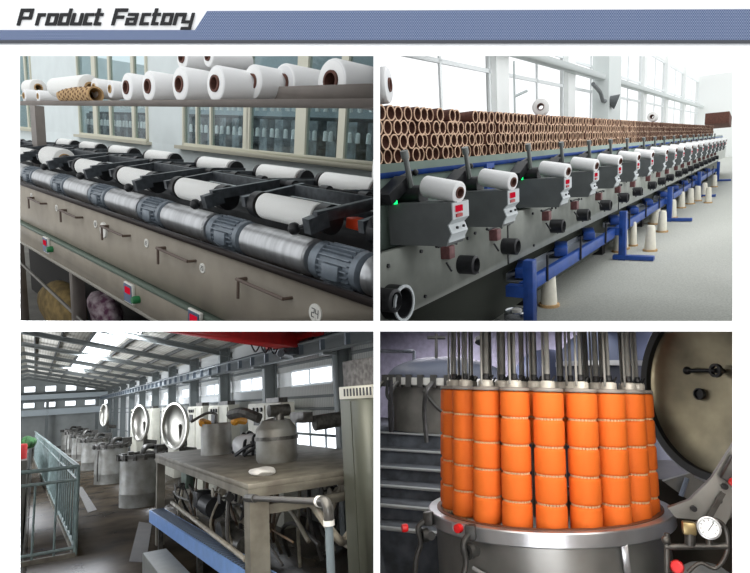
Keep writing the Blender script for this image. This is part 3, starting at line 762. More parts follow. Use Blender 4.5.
for k, cx_ in enumerate(cols):
    b = B()
    for (ya, yb) in ((-2.0, .2), (.2, 2.3)):
        for dz, hh in ((-.055, .008), (-.11, .008)):
            b.prism([(cx_ - .035, ya, zr(ya) + dz), (cx_ - .035, yb, zr(yb) + dz), (cx_ - .035, yb, zr(yb) + dz + hh), (cx_ - .035, ya, zr(ya) + dz + hh)], (.07, 0, 0))
        b.prism([(cx_ - .006, ya, zr(ya) - .11), (cx_ - .006, yb, zr(yb) - .11), (cx_ - .006, yb, zr(yb) - .05), (cx_ - .006, ya, zr(ya) - .05)], (.012, 0, 0))
    struct('trim_%d' % (k + 30), b, mat('rafter_steel', (112, 116, 114), .5))
# far wall
b = B().bb(20, 20.05, -2.2, 2.3, -1.6, 1.2); struct('wall_far', b, farm)
farsk = mat('pale_far_band', (190, 200, 204), .6)
struct('trim_5', B().bb(19.5, 20, -2.0, 2.2, .42, .56).bb(19.6, 20, -2.0, 2.2, -.06, .12), farsk)
struct('trim_6', B().bb(19.85, 19.98, -2.0, 2.2, .36, .42).bb(19.85, 19.98, -2.0, 2.2, .58, .62).bb(19.6, 19.7, -.35, -.27, -1, .6).bb(19.6, 19.7, -1.7, -1.62, -1, .6).bb(19.6, 19.7, .8, .88, -1, .6), colm)
n = 50
for z0, z1 in ((.66, .82), (.19, .33)):
    for k in range(6):
        y = .72 - .55 * k
        f = B().bb(19.96, 20, y - .15, y + .15, z0 - .015, z0).bb(19.96, 20, y - .15, y + .15, z1, z1 + .015).bb(19.96, 20, y - .155, y - .14, z0, z1).bb(19.96, 20, y + .14, y + .155, z0, z1)
        o = struct('window_%d' % n, f, farsk); n += 1
        g = obj('pane', B().bb(19.975, 19.985, y - .14, y + .14, z0, z1), winglow); bm_ = o.matrix_basis.copy()
        g.matrix_basis = Matrix.Identity(4); g.data.transform(bm_.inverted() @ cur.M); g.parent = o
struct('wall_left', B().bb(.8, 20, 2.2, 2.25, -1.6, 1.2), farm)
# dye vats
vat = mat('stained_stainless', (150, 151, 147), .5, .35, var=.28, scale=2.2, rgb2=(116, 113, 106)); dkst = mat('dull_fitting_steel', (96, 94, 90), .4, .6, var=.3, scale=12)
lidm = mat('polished_lid', (172, 170, 162), .33, .9, var=.12, scale=1.5)
vx = [6.55, 8.85, 11.1, 13.4, 15.6, 17.8]; vy = [-1.0, -.95, -.93, -.9, -.88, -.86]
lids = {0: ('open', 1), 1: ('open', 1), 2: (None, 0), 3: ('open', 1), 4: (None, 0), 5: (None, 0)}
near = None
for i, (x, y) in enumerate(zip(vx, vy)):
    r = .215; top = -.505
    t = thing('dye_vat', 'round grey steel dyeing vat, %s of the row from the camera side' % ord_(i), 'vat', group='dyeing vats in a row')
    obj('shell', B().lathe((x, y, -1), (0, 0, 1), [(0, 0), (r, 0), (r, .12), (r * 1.01, .125), (r * 1.01, .135), (r, .14), (r, top + 1), (r - .02, top + 1), (r - .02, .3), (0, .3)], 36), vat, t)
    obj('rim', B().lathe((x, y, top - .01), (0, 0, 1), [(r - .015, 0), (r + .025, 0), (r + .025, .035), (r - .015, .035)], 36, True), dkst, t)
    b = B()
    for k in range(14):
        a = 2 * PI * k / 14; c = Vector((x + (r + .02) * math.cos(a), y + (r + .02) * math.sin(a), top)); b.box(c, (.03, .03, .06), Matrix.Rotation(a, 3, 'Z'))
    objs('clamp', b, dkst, t)
    rr = random.Random(i)
    b = B()
    for k in range(2):
        a = rr.uniform(PI * .6, PI * 1.5); c = Vector((x + (r + .02) * math.cos(a), y + (r + .02) * math.sin(a), 0))
        b.tube([c + Vector((0, 0, -.55)), c + Vector((-.03, .01, -.7)), c + Vector((0, 0, -.95))], .008)
    b.tube([(x, y, -.5), (x + .05, y - .05, -.42), (x + .2, y - .2, -.45)], .03).box((x + .05, y - .2, -.46), (.16, .12, .1)).box((x - .05, y + .12, -.48), (.12, .05, .06))
    obj('fittings', b, dkst, t); base(t)
    if lids[i][0] or i == 3: pass
# open lids (each hinged above its own vat, so parts of no other thing): round mirror-like bowls standing upright
def open_lid(c, r, yaw, lab, tilt=.0):
    t = thing('vat_lid', lab, 'lid', c, 0, 'open vat lids')
    ax = Vector((-math.cos(yaw), math.sin(yaw), tilt)).normalized()
    prof = [(r, 0), (r, .02)] + [(r * math.sin(a), .0 - r * .38 * (math.cos(a) - 0) ) for a in [PI / 2 * q / 8 for q in range(8, -1, -1)]]
    b = B().lathe((0, 0, 0), ax, [(r * math.sin(a), -r * .30 * math.cos(a)) for a in [PI / 2 * q / 9 for q in range(10)]], 40)
    obj('bowl', b, lidm, t)
    obj('back_shell', B().lathe((0, 0, 0), ax, [(r * math.sin(a) * 1.01, -.012 - r * .32 * math.cos(a)) for a in [PI / 2 * q / 9 for q in range(10)]], 40), dkst, t)
    obj('flange', B().lathe((0, 0, 0), ax, [(r * .97, -.012), (r * 1.06, -.012), (r * 1.06, .014), (r * .97, .014)], 40, True), mat('bright_flange', (200, 198, 190), .3, .7), t)
    obj('hub', B().lathe((0, 0, 0), ax, [(0, -r * .29), (r * .07, -r * .29), (r * .06, -r * .22), (0, -r * .22)], 14), dkst, t)
    b = B().bar(Vector((0, 0, 0)) - ax * r * .33, Vector((0, 0, -r * 1.5)) - ax * r * .4, .05, .05).cyl(Vector((0, 0, -r * 1.1)) - ax * .1, Vector((0, -.12, -r * 1.2)) - ax * .12, .035, n=12)
    obj('hinge_arm', b, dkst, t)
    return t
open_lid(P(174.6, 426, x=6.35), .235, 1.22, 'largest open round polished lid, behind the nearest vat')
open_lid(P(139.5, 423, x=8.7), .245, 1.30, 'middle open round polished lid, above the second vat')
open_lid(P(104, 415, x=12.9), .21, 1.35, 'smallest far open lid near the end of the vat row')
# control cabinets
cab = mat('ivory_cabinet_paint', (192, 190, 176), .5, var=.08, scale=3)
for k, (a, c) in enumerate(((5.12, 4.3), (6.52, 5.75), (7.56, 6.8), (9.3, 8.4), (10.9, 10.1), (12.6, 11.8))):
    t = thing('control_cabinet', 'ivory electrical cabinet by the hall wall, %s of the row from the right' % ord_(k), 'cabinet', group='control cabinets along the wall')
    cb = obj('body', B().bb(c, a, -1.70, -1.5 if False else -1.82, -1.0, -.03, .006), cab, t)
    m = (a + c) / 2 - .06
    obj('door', B().bb(c + .02, m - .02, -1.69, -1.70, -.72, -.05), cab, t); obj('door', B().bb(m + .02, a - .02, -1.69, -1.70, -.72, -.05), cab, t)
    s = B()
    for q in range(3): s.cyl((m + .08 + .1 * q, -1.69, -.085), (m + .08 + .1 * q, -1.675, -.085), .02, n=12)
    s.bb(m + .12, m + .27, -1.688, -1.68, -.22, -.13)
    obj('dial', s, blk, t); obj('fan_grille', B().bb(c + .1, c + .4, -1.72, -1.8, -.03, .01), dkst, t)
    base(t)
# steel platform
conc = mat('grimy_platform_steel', (130, 126, 114), .6, .2, var=.3, scale=3, rgb2=(100, 94, 84))
pf = thing('equipment_platform', 'raised rusty grey steel platform frame carrying kettles above a tangle of pipes', 'platform')
ZP = -.353
obj('top_plate', B().bb(2.43, 4.62, -1.75, -.80, ZP - .025, ZP, .003), conc, pf)
obj('edge_beam', B().bb(2.43, 4.62, -.825, -.80, ZP - .06, ZP - .025).bb(2.43, 2.46, -1.75, -.80, ZP - .06, ZP - .025), conc, pf)
for (x, y) in ((4.57, -.83), (2.50, -.86), (3.5, -1.7), (2.5, -1.7), (4.57, -1.7)):
    w = .035 if x > 3 else .055
    obj('leg', B().box((x, y, (ZP - .03 - 1) / 2), (w * 1.4, w * 1.6, 1 + ZP - .02)), conc, pf)
objs('lower_beam', B().bb(2.5, 4.57, -.84, -.82, -.80, -.77).bb(2.48, 2.5, -1.7, -.86, -.50, -.46), conc, pf)
rg = random.Random(11)
pm = [mat('pale_pipe_paint', (168, 160, 144), .5, var=.2, scale=8), dkst, mat('rust_pipe', (104, 82, 62), .6, var=.3, scale=9), mat('dark_pipe', (64, 62, 60), .5)]
for k in range(50):
    x = rg.uniform(2.65, 4.45); y = rg.uniform(-1.4, -.86); z0 = rg.uniform(-.95, -.75); b = B()
    kind = k % 3
    if kind == 0: pts_ = [(x, y, ZP - .03), (x + rg.uniform(-.05, .05), y, -.5), (x + rg.uniform(-.1, .1), y + .03, -.7), (x + rg.uniform(-.2, .2), y, z0)]
    elif kind == 1: pts_ = [(x - .25, y, z0 + .2), (x, y + .02, z0 + rg.uniform(.15, .4)), (x + .25, y, z0 + rg.uniform(.1, .3)), (x + .4, y - .1, z0)]
    else: pts_ = [(x, y, -.45), (x + .02, y - .3, -.48), (x + .1, y - .32, -.8)]
    b.tube(pts_, rg.uniform(.005, .013), n=10)
    if k % 2: 
        q = Vector(pts_[1]); b.cyl(q - Vector((.02, 0, 0)), q + Vector((.02, 0, 0)), .022, n=14).cyl(q, q + Vector((0, .05, 0)), .007, n=8).cyl(q + Vector((0, .05, 0)), q + Vector((0, .056, 0)), .026, n=14)
    obj('pipe', b, pm[(0, 1, 0, 2, 3)[k % 5]], pf)
obj('pump', B().cyl((3.5, -.95, -.62), (3.7, -.95, -.62), .06, n=18).box((3.8, -.95, -.60), (.1, .1, .1), None, .01), blk, pf)
obj('pump', B().cyl((3.0, -.98, -.75), (3.2, -.98, -.75), .06, n=18).cyl((3.25, -.98, -.72), (3.25, -.90, -.72), .07, n=18), dkst, pf)
obj('junction_box', B().box((4.1, -.92, -.50), (.16, .05, .12), None, .006), mat('green_box', (78, 96, 84), .5), pf)
obj('cross_pipe', B().tube([(4.2, -.84, -.66), (2.6, -.84, -.70)], .012), pm[0], pf)
obj('conduit_fitting', B().tube([(2.55, -1.15, -.50), (2.5, -1.25, -.66), (2.6, -1.35, -.70), (2.55, -1.45, -.55)], .02), pm[0], pf)
base(pf)
def kettle(c, r, h, lab, full):
    t = thing('kettle', lab, 'kettle', c)
    if full:
        obj('vessel', B().lathe((0, 0, 0), (0, 0, 1), [(0, 0), (r * .9, 0), (r, .02), (r, h * .72), (r * .97, h * .76), (r * .7, h * .93), (0, h)], 36), vat, t)
        obj('band', B().lathe((0, 0, h * .5), (0, 0, 1), [(r * .98, 0), (r * 1.07, 0), (r * 1.07, .02), (r * .98, .02)], 36, True), dkst, t)
        b = B().tube([(0, .1, h), (.1, .16, h * 1.15), (.28, .18, h * 1.1)], .03).cyl((-.05, 0, h * .9), (-.05, 0, h * 1.2), .03, n=12).cyl((-.05, -.06, h * 1.15), (-.05, .06, h * 1.15), .035, n=12)
        b.box((-.02, -.15, h * .95), (.2, .06, .06)).cyl((-.1, -.2, h * .8), (-.1, -.38, h * .85), .045, n=14)
        obj('valve_group', b, dkst, t)
    else:
        obj('vessel', B().lathe((0, 0, 0), (0, 0, 1), [(0, 0), (r, 0), (r, h), (r - .012, h), (r - .012, .05), (0, .05)], 36), vat, t)
        objs('yellow_handle', B().tube([(r, .02, h), (r * .6, r * .8, h * 1.1), (-r * .2, r, h * 1.02)], .02).tube([(-r, -.1, h), (-r * 1.2, -r * 1.0, h * 1.08), (-r * .8, -r * 1.7, h * 1.02)], .028), mat('amber_rubber', (214, 150, 50), .5), t)
        obj('stirrer', B().cyl((0, 0, .05), (0, 0, h * 1.3), .012, n=10).tube([(0, 0, h * 1.3), (.05, .05, h * 1.35), (.1, .15, h * 1.1)], .01), dkst, t)
    return t
kettle((3.12, -1.20, ZP), .118, .25, 'squat domed kettle on the platform near the corner, with valves on top', True)
kettle((4.02, -1.10, ZP), .105, .21, 'open cylindrical kettle with amber yellow straps left on the platform', False)
blob('rag', P(262, 475, z=ZP) + Vector((0, 0, .015)), (.075, .06, .022), mat('white_rag', (214, 212, 208), .9), 'crumpled white rag lying at the platform front corner', 'rag', 21, .4)
blob('plastic_bag', P(247, 455, z=ZP) + Vector((0, 0, .06)), (.09, .09, .08), mat('white_plastic', (208, 210, 212), .35), 'crumpled white plastic bag left of the domed kettle', 'bag', 8, .35)
t = thing('hose_coil', 'tangle of dark hoses on the platform between the kettles', 'hose', (0, 0, 0))
b = B()
for k in range(6):
    c = P(238 + k * 3, 452 + (k % 3) * 3, z=ZP); b.tube([c + Vector((0, 0, .02)), c + Vector((.1, -.05, .10 + .03 * (k % 2))), c + Vector((.02, -.12, .03)), c + Vector((-.08, -.02, .08)), c + Vector((.02, .05, .02))], .011)
obj('hose', b, blk, t); base(t)
# foreground pipe with elbow
t = thing('drain_pipe', 'grey pipe crossing below the platform corner and bending down at an elbow', 'pipe')
pa, pb, pc = P(247, 498, y=-.75), P(328, 502, y=-.75), P(328, 600, y=-.75)
pb2 = Vector((pb.x, -.75, pb.z)); d = (pb2 - pa).normalized()
obj('horizontal_run', B().cyl(pa, pb2 - d * .03, .0105, n=16), pm[3], t)
obj('elbow', B().tube([pb2 - d * .05, pb2 - d * .02, pb2 + Vector((0, 0, -.02)), pb2 + Vector((0, 0, -.05))], .0155, n=14, sub=4), dkst, t)
obj('drop_run', B().cyl(pb2 + Vector((0, 0, -.03)), (pb2.x, -.75, -1.0), .012, n=16), mat('grey_blue_pipe', (104, 114, 118), .45), t)
objs('joint_tape', B().cyl(pb2 - d * .065, pb2 - d * .05, .0168, n=14).cyl(pb2 + Vector((0, 0, -.05)), pb2 + Vector((0, 0, -.065)), .0168, n=14), wtab, t)
obj('coupling', B().cyl(pa, pa + d * .1, .016, n=14), dkst, t); base(t)
# stainless cabinet at right
t = thing('stainless_cabinet', 'tall stainless steel cabinet with a vent grille at the right edge', 'cabinet')
xe = 2.38; yl = P(344, 480, x=xe).y; z1 = P(344, 399, x=xe).z; z2 = P(344, 387, x=xe).z; z3 = P(344, 362, x=xe).z
sst = mat('brushed_cabinet_steel', (88, 90, 80), .45, .25, var=.12, scale=5, stretch=(1, 1, .1))
obj('body', B().bb(1.3, xe, yl - .5, yl, -1.0, z1), sst, t)
obj('door', B().bb(xe - .11, xe - .012, yl, yl + .006, -.95, z1 - .01), sst, t)
obj('door', B().bb(1.6, xe - .12, yl, yl + .006, -.95, z1 - .01), sst, t)
obj('vent_hood', B().bb(1.3, xe, yl - .5, yl + .003, z1, z2), mat('pale_vent_panel', (190, 188, 176), .4), t)
b = B()
for k in range(20): b.bb(xe - .05 - .03 * k - .012, xe - .05 - .03 * k, yl + .003, yl + .006, z1 + .012, z2 - .01)
obj('vent_slot', b, blk, t); base(t)
single('concrete_block', B().bb(1.3, xe - .02, yl - .5, yl - .01, z2, z3, .004), mat('rough_grey_block', (112, 110, 110), .9, var=.3, scale=14), 'rough dark grey block on top of the stainless cabinet', 'block')
# blue tray, box, floor plate
t = thing('cable_tray', 'light blue perforated steel trough slanting along the platform foot', 'trough')
A0, A1 = P(150, 516, z=-.78), P(234, 573, z=-.78); dd = (A1 - A0).normalized()
A1 = A0 + (A1 - A0) * 1.25
lb = mat('light_blue_paint', (128, 166, 226), .4, var=.06, scale=6)
obj('side_wall', B().bar(A0, A1, .012, .08), lb, t)
off = Vector((0, -.09, 0))
obj('top_mesh', B().bar(A0 + off * .5 + Vector((0, 0, .036)), A1 + off * .5 + Vector((0, 0, .036)), .08, .008), mat('dark_mesh', (64, 70, 78), .5, .4), t)
b = B()
for k in range(60):
    c = A0 + (A1 - A0) * (k + .5) / 60; b.box(c + Vector((0, -.045, .042)), (.010, .075, .006))
objs('slat', b, mat('mesh_edge', (120, 134, 156), .4, .4), t)
obj('back_wall', B().bar(A0 + off, A1 + off, .008, .08), lb, t)
b = B()
for f_ in (.08, .5, .92):
    c = A0 + (A1 - A0) * f_; b.bb(c.x - .015, c.x + .015, c.y - .05, c.y - .02, -1, -.80)
objs('support', b, dkst, t); base(t)
A = P(150, 556, z=-.86)
single('box', B().bb(2.6, 3.85, -.74, -.60, -1.0, -.87, .006), mat('grey_plastic_case', (118, 120, 114), .5, var=.08, scale=5), 'grey metal case at the bottom below the blue trough', 'case')
struct('trim_7', B().bb(4.2, 5.7, -.62, -.80, -1.0, -.995) if False else B().prism([P(129, 562, z=-1), P(146, 563, z=-1), P(152, 524, z=-1), P(139, 522, z=-1)], (0, 0, .004)), mat('dark_floor_plate', (56, 48, 42), .7, .0, var=.2, scale=3))
struct('trim_8', B().prism([P(88, 513, z=-1), P(97, 510, z=-1), P(82, 487, z=-1), P(76, 487, z=-1)], (0, 0, .004)), mat('floor_drain_grate', (84, 80, 74), .7, .0, var=.3, scale=12))
# railing
rail = mat('grey_green_rail_paint', (128, 146, 144), .45, var=.15, scale=8)
t = thing('guard_railing', 'grey green steel guard railing with thin balusters beside the walkway', 'railing')
cx0, cy0 = P(78, 556, z=-1).x, P(78, 556, z=-1).y
zt = P(73, 467, x=cx0).z
yr = cy0 + .02
FARX = 15.0; yf = -.02; L = FARX - cx0
def ry(x): return yr + (yf - yr) * (x - cx0) / L
obj('top_rail', B().cyl((cx0, yr, zt), (FARX, yf, zt), .014, n=12).cyl((cx0, yr, zt), (cx0 - .05, 1.2, zt), .014, n=12), rail, t)
obj('middle_rail', B().cyl((cx0, yr, zt - .09), (FARX, yf, zt - .09), .009, n=10).cyl((cx0, yr, zt - .09), (cx0 - .05, 1.2, zt - .09), .011, n=10), rail, t)
obj('bottom_rail', B().cyl((cx0, yr, -.94), (FARX, yf, -.94), .011, n=10).cyl((cx0, yr, -.94), (cx0 - .05, 1.2, -.94), .011, n=10), rail, t)
obj('kick_curb', B().bar((cx0, yr, -.985), (FARX, yf, -.985), .03, .03).bar((cx0, yr, -.985), (cx0 - .05, 1.2, -.985), .03, .03), conc, t)
for k in range(46):
    x = cx0 + .22 * k; r = .014 if k % 8 == 0 else .0065
    obj('baluster', B().cyl((x, ry(x), -.985), (x, ry(x), zt), r, n=8), rail, t)
for k in range(1, 10):
    y = yr + .13 * k; r = .013 if k % 4 == 0 else .0075
    obj('baluster', B().cyl((cx0 - .01 * k / 2, y, -.985), (cx0 - .01 * k / 2, y, zt - (.09 if k % 4 else 0)), r, n=8), rail, t)
base(t)
# things in the pit
for k, (px, py, rgb, lab, cat, nm, s) in enumerate([(24, 452, (190, 50, 50), 'red barrel beyond the railing at the left edge', 'barrel', 'barrel', .16), (28, 443, (60, 110, 60), 'dark green bush like net pile beyond the railing', 'net', 'net_pile', .25),
        (40, 503, (40, 80, 150), 'blue plastic drum beyond the railing bars below the red barrel', 'barrel', 'barrel', .09)]):
    p = P(px, py, x=(9.0, 10.0, 5.2, 4.6)[k]); s = (.085, .10, .042, .042)[k]
    if nm == 'net_pile': blob(nm, (p.x, p.y, p.z), (s * 2.4, s, s), mat('green_net', rgb, .9, var=.4, scale=9), lab, cat, 31, .4)
    else:
        z0 = p.z - s if k == 0 else -1.58
        if k == 0: struct('trim_9', B().bb(8.6, 11, .06, .6, -1.58, z0), MATS['pit_concrete'])
        single(nm, B().lathe((p.x, max(p.y, .065 + s), z0), (0, 0, 1), [(0, 0), (s, 0), (s, (p.z + s - z0)), (s * .9, p.z + s - z0 + .02), (0, p.z + s - z0 + .02)], 20), mat('drum_%d' % k, rgb, .4), lab, cat)
trim(r3, -400, 375.4, 330.4, 1040, YB)

# ================================================================== ROOM 4: orange packages over an open vat
r4 = room((557, 388), 557, 1.0, .6); cur = r4
bear = .0239; D = 3.4
tc_ = Vector((D * math.cos(bear), D * math.sin(bear), 0)) if False else None
ctr = P(541, 388, x=3.39); cxx, cyy = ctr.x, ctr.y
RZ = -.645
ss = mat('vat_stainless', (150, 150, 146), .36, .75, var=.16, scale=3); ssl = mat('bright_rim_steel', (196, 198, 200), .28, .8, var=.12, scale=4)
orange = banded('orange_yarn', (228, 110, 24), (208, 90, 14), 260, 'Z', .75, .15); 
t = thing('open_dye_vat', 'large open stainless dyeing vat with bright rim holding the orange packages', 'vat')
obj('shell', B().lathe((cxx, cyy, -1.9), (0, 0, 1), [(0, 0), (.61, 0), (.61, 1.9 + RZ - .05), (.585, 1.9 + RZ - .05), (.585, .9), (0, .9)], 72), ss, t)
obj('rim_flange', B().lathe((cxx, cyy, RZ - .068), (0, 0, 1), [(.585, 0), (.645, 0), (.65, .006), (.65, .062), (.645, .068), (.60, .068), (.585, .05)], 96, True), ssl, t)
obj('seal', B().lathe((cxx, cyy, RZ - .01), (0, 0, 1), [(.575, 0), (.6, 0), (.6, .014), (.575, .014)], 72, True), mat('rust_brown_seal', (104, 62, 40), .6), t)
def rimpt(px, dr=0.0, z=RZ):
    r = P(px, 520, z=-.5).normalized(); a = Vector((r.x, r.y)).normalized(); c = Vector((cxx, cyy)); k = a.dot(c); q = c.length_squared - (.65 + dr) ** 2
    s = k - math.sqrt(max(k * k - q, 0)); return Vector((a.x * s, a.y * s, z))
cast = mat('dark_cast_clamp', (70, 70, 68), .45, .5, var=.2, scale=20); redk = mat('red_plastic_knob', (206, 28, 30), .35)
for px in (428, 470):
    p = rimpt(px, .03)
    out = (p - Vector((cxx, cyy, RZ))); out.z = 0; out.normalize(); sd = Vector((-out.y, out.x, 0))
    b = B().box(p + Vector((0, 0, -.02)), (.05, .05, .07), None, .008).cyl(p + Vector((0, 0, -.1)) - sd * .035, p + Vector((0, 0, -.1)) + sd * .035, .022, n=14)
    b.tube([p + Vector((0, 0, -.02)), p + out * .06 + Vector((0, 0, -.06)), p + out * .05 + Vector((0, 0, -.14)), p + out * .085 + Vector((0, 0, -.25)), p + out * .08 + Vector((0, 0, -.5))], .014, n=10)
    b.lathe(p + out * .01 + Vector((0, 0, -.10)), out, [(.02, 0), (.036, 0), (.036, .03), (.02, .03)], 20, True)
    cl = obj('clamp', b, cast, t)
    k0 = p + out * .07 + Vector((0, 0, .0)) if px == 428 else p + out * .02 + sd * -.05 + Vector((0, 0, -.005))
    if px == 428: k0 = P(405, 519, y=(p + out * .06).y + .05)
    obj('red_knob', B().lathe(k0, out, [(0, -.01), (.018, -.01), (.022, 0), (.02, .02), (0, .024)], 16), redk, cl)
    if px == 470:
        obj('knob_plate', B().box(k0 - out * .012, (.10, .012, .045), Matrix.Rotation(math.atan2(sd.y, sd.x), 3, 'Z'), .01), ssl, cl)
pts_ = []
for px, z in ((470, -.84), (486, -.865), (510, -.885), (540, -.89), (575, -.88), (605, -.86), (625, -.90), (645, -.99)): pts_.append(rimpt(px, -.018, z))
obj('steam_line', B().tube(pts_, .009, n=10), mat('pale_grey_tube', (184, 186, 186), .35, .4), t)
p = rimpt(622, -.02); obj('bracket', B().box(p + Vector((0, 0, -.12)), (.035, .03, .12), None, .004), ssl, t)
base(t)
pv = Vector((cxx, cyy, RZ)); t.matrix_basis = cur.M @ Matrix.Translation(pv) @ Matrix.Rotation(math.radians(-3.6), 4, 'X') @ Matrix.Translation(-pv) @ cur.M.inverted() @ t.matrix_basis
# carrier plate + spindles: carrier is its own thing
car = thing('package_carrier', 'steel carrier with tall vertical rods standing inside the vat', 'carrier')
obj('carrier_plate', B().cyl((cxx, cyy, -.82), (cxx, cyy, -.78), .575, n=48), ss, car)
tops = -.018; h = .1305; rs = .0725
rodm = mat('dull_rod_steel', (150, 150, 146), .4, .35, var=.15, scale=9)
colsx = []
for k in range(20):
    a = math.radians(185 + 18 * k); colsx.append((cxx + .510 * math.cos(a), cyy + .510 * math.sin(a), k))
for k in range(11):
    a = math.radians(12 + 360 / 11 * k); colsx.append((cxx + .33 * math.cos(a), cyy + .33 * math.sin(a), 20 + k))
for k in range(4):
    a = math.radians(45 + 90 * k); colsx.append((cxx + .15 * math.cos(a), cyy + .15 * math.sin(a), 31 + k))
capm = mat('pale_package_cap', (206, 202, 192), .4, .2); cg = mat('grey_cap_disc', (136, 130, 124), .5)
for (x, y, k) in colsx:
    rr = random.Random(k); 
    rd = B().cyl((x, y, -.78), (x, y, 1.3 if k % 2 else 1.15), .0085 if k % 3 else .013, n=12)
    if k < 31: rd.cyl((x + rr.choice((-.03, .028)), y + .02, tops + .03), (x + rr.choice((-.034, .03)), y + .02, 1.25), .006, n=8)
    ro = obj('rod', rd, rodm, car)
    c = B().lathe((x, y, tops), (0, 0, 1), [(0, 0), (.072, 0), (.074, .006), (.070, .016), (.03, .018), (0, .018)], 28); obj('cap_disc', c, cg, ro)
    c = B().lathe((x, y, tops + .018), (0, 0, 1), [(0, 0), (.036, 0), (.036, .026), (.03, .034), (0, .034)], 20); obj('lock_cap', c, capm, ro)
    c = B().cyl((x - .03, y, tops + .066), (x + .03, y, tops + .060), .007, n=8).cyl((x, y, tops + .05), (x, y, tops + .085), .015, n=10).tube([(x - .02, y - .02, tops + .05), (x, y - .035, tops + .075), (x + .02, y - .02, tops + .05)], .005, sub=3); obj('wing_nut', c, blk, ro)
base(car)
pk = thing('dyed_package', 'x', 'yarn package', group='orange yarn packages stacked on the carrier')
e = .012
obj('yarn', B().lathe((0, 0, .004), (0, 0, 1), [(.03, 0), (rs - e * .8, 0), (rs - .002, e * .5), (rs, e), (rs, h - e - .008), (rs - .002, h - e * .5 - .008), (rs - e * .8, h - .008), (.03, h - .008)], 32, True), orange, pk)
b = B()
for q in range(26):
    a = 2 * PI * q / 26; b.box((math.cos(a) * (rs - .011), math.sin(a) * (rs - .011), 0.0), (.005, .008, .012), Matrix.Rotation(a, 3, 'Z'))
obj('separator_teeth', b.lathe((0, 0, -.003), (0, 0, 1), [(.03, 0), (rs - .02, 0), (rs - .02, .006), (.03, .006)], 20, True), mat('tan_separator', (222, 186, 140), .6), pk)
first = True
vis = [k for k in range(35)]
# left-to-right rank of the outer ring stacks
outer = sorted([c for c in colsx if c[2] < 20 and (Vector((c[0], c[1])).length < math.hypot(cxx, cyy) + .08)], key=lambda c: -math.atan2(c[1], c[0]))
rank = {c[2]: i for i, c in enumerate(outer)}
rank = {c[2]: i for i, c in enumerate(sorted(outer, key=lambda c: -c[1]))}
lev = ['lowest', 'second lowest', 'middle', 'second highest', 'topmost']
for (x, y, k) in colsx:
    for j in range(5):
        if k >= 20 and j < 3: continue
        if k < 20 and k not in rank and j < 3: continue
        loc = (x, y, tops - h * (5 - j))
        if k in rank: lab = 'orange yarn package, %s in the %s front stack from left' % (lev[j], ord_(rank[k]))
        else: lab = 'orange yarn package among the inner and rear stacks, hidden behind the front ones'
        if first: place(pk, loc); pk['label'] = lab; first = False
        else: dup(pk, loc, 0, lab)
# big open lid on the right
lc = P(712, 386, x=4.05)
t = thing('large_vat_lid', 'big round open vat lid standing upright at the right, brassy polished inside', 'lid', lc)
ax = Vector((-.56, .83, .03)).normalized(); r = .55
lm = mat('brassy_polished_steel', (176, 168, 142), .34, .85, var=.3, scale=2.2, rgb2=(116, 110, 94))
obj('bowl', B().lathe((0, 0, 0), ax, [(r * math.sin(a), -r * .26 * math.cos(a)) for a in [PI / 2 * q / 14 for q in range(15)]], 72), lm, t)
obj('back_shell', B().lathe((0, 0, 0), ax, [(1.02 * r * math.sin(a), -.02 - r * .29 * math.cos(a)) for a in [PI / 2 * q / 14 for q in range(15)]], 72), dkst, t)
obj('dark_gasket', B().lathe((0, 0, 0), ax, [(r * .985, -.02), (r * 1.065, -.03), (r * 1.065, .03), (r * .985, .02)], 72, True), mat('black_rubber', (30, 32, 34), .5), t)
obj('flange_edge', B().lathe((0, 0, 0), ax, [(r * 1.06, -.035), (r * 1.10, -.035), (r * 1.10, .012), (r * 1.06, .012)], 72, True), ssl, t)
hc = -ax * r * .255; side = Vector((0, 0, 1)).cross(ax).normalized()
pc = P(703, 394, x=3.95) - lc
def onlid(px, py, up=0.0):            # a spot on the bowl's inside at this place
    ray = cur.R.transposed() @ Vector(((px - CX) / F, 1, -(py - CY) / F)); ray.normalize()
    s = (lc - ax * r * .22).dot(ax) / ray.dot(ax); return ray * s - lc + ax * up
q = onlid(700, 394, .006)
obj('port_hole', B().lathe(q, ax, [(0, -.02), (.036, -.02), (.04, .012), (.032, .012), (.03, 0), (0, 0)], 24), blk, t)
a1, a2 = onlid(693, 371, .05), onlid(722, 371, .05)
b = B().cyl(a1, a2, .013, n=14).sph(a1, .028).lathe(a2, ax, [(.028, -.012), (.045, -.012), (.045, .012), (.028, .012)], 24, True).cyl(a1, a1 - ax * .06, .014, n=10).cyl(a2, a2 - ax * .06, .018, n=10)
obj('lock_handle', b, blk, t)
# hinge behind the lid
obj('hinge_bracket', B().prism([Vector((.12, .30, -.62)), Vector((.12, -.02, -.86)), Vector((.12, -.30, -.60)), Vector((.12, -.26, -.3)), Vector((.12, -.02, -.5))], (.05, 0, 0)), ss, t)
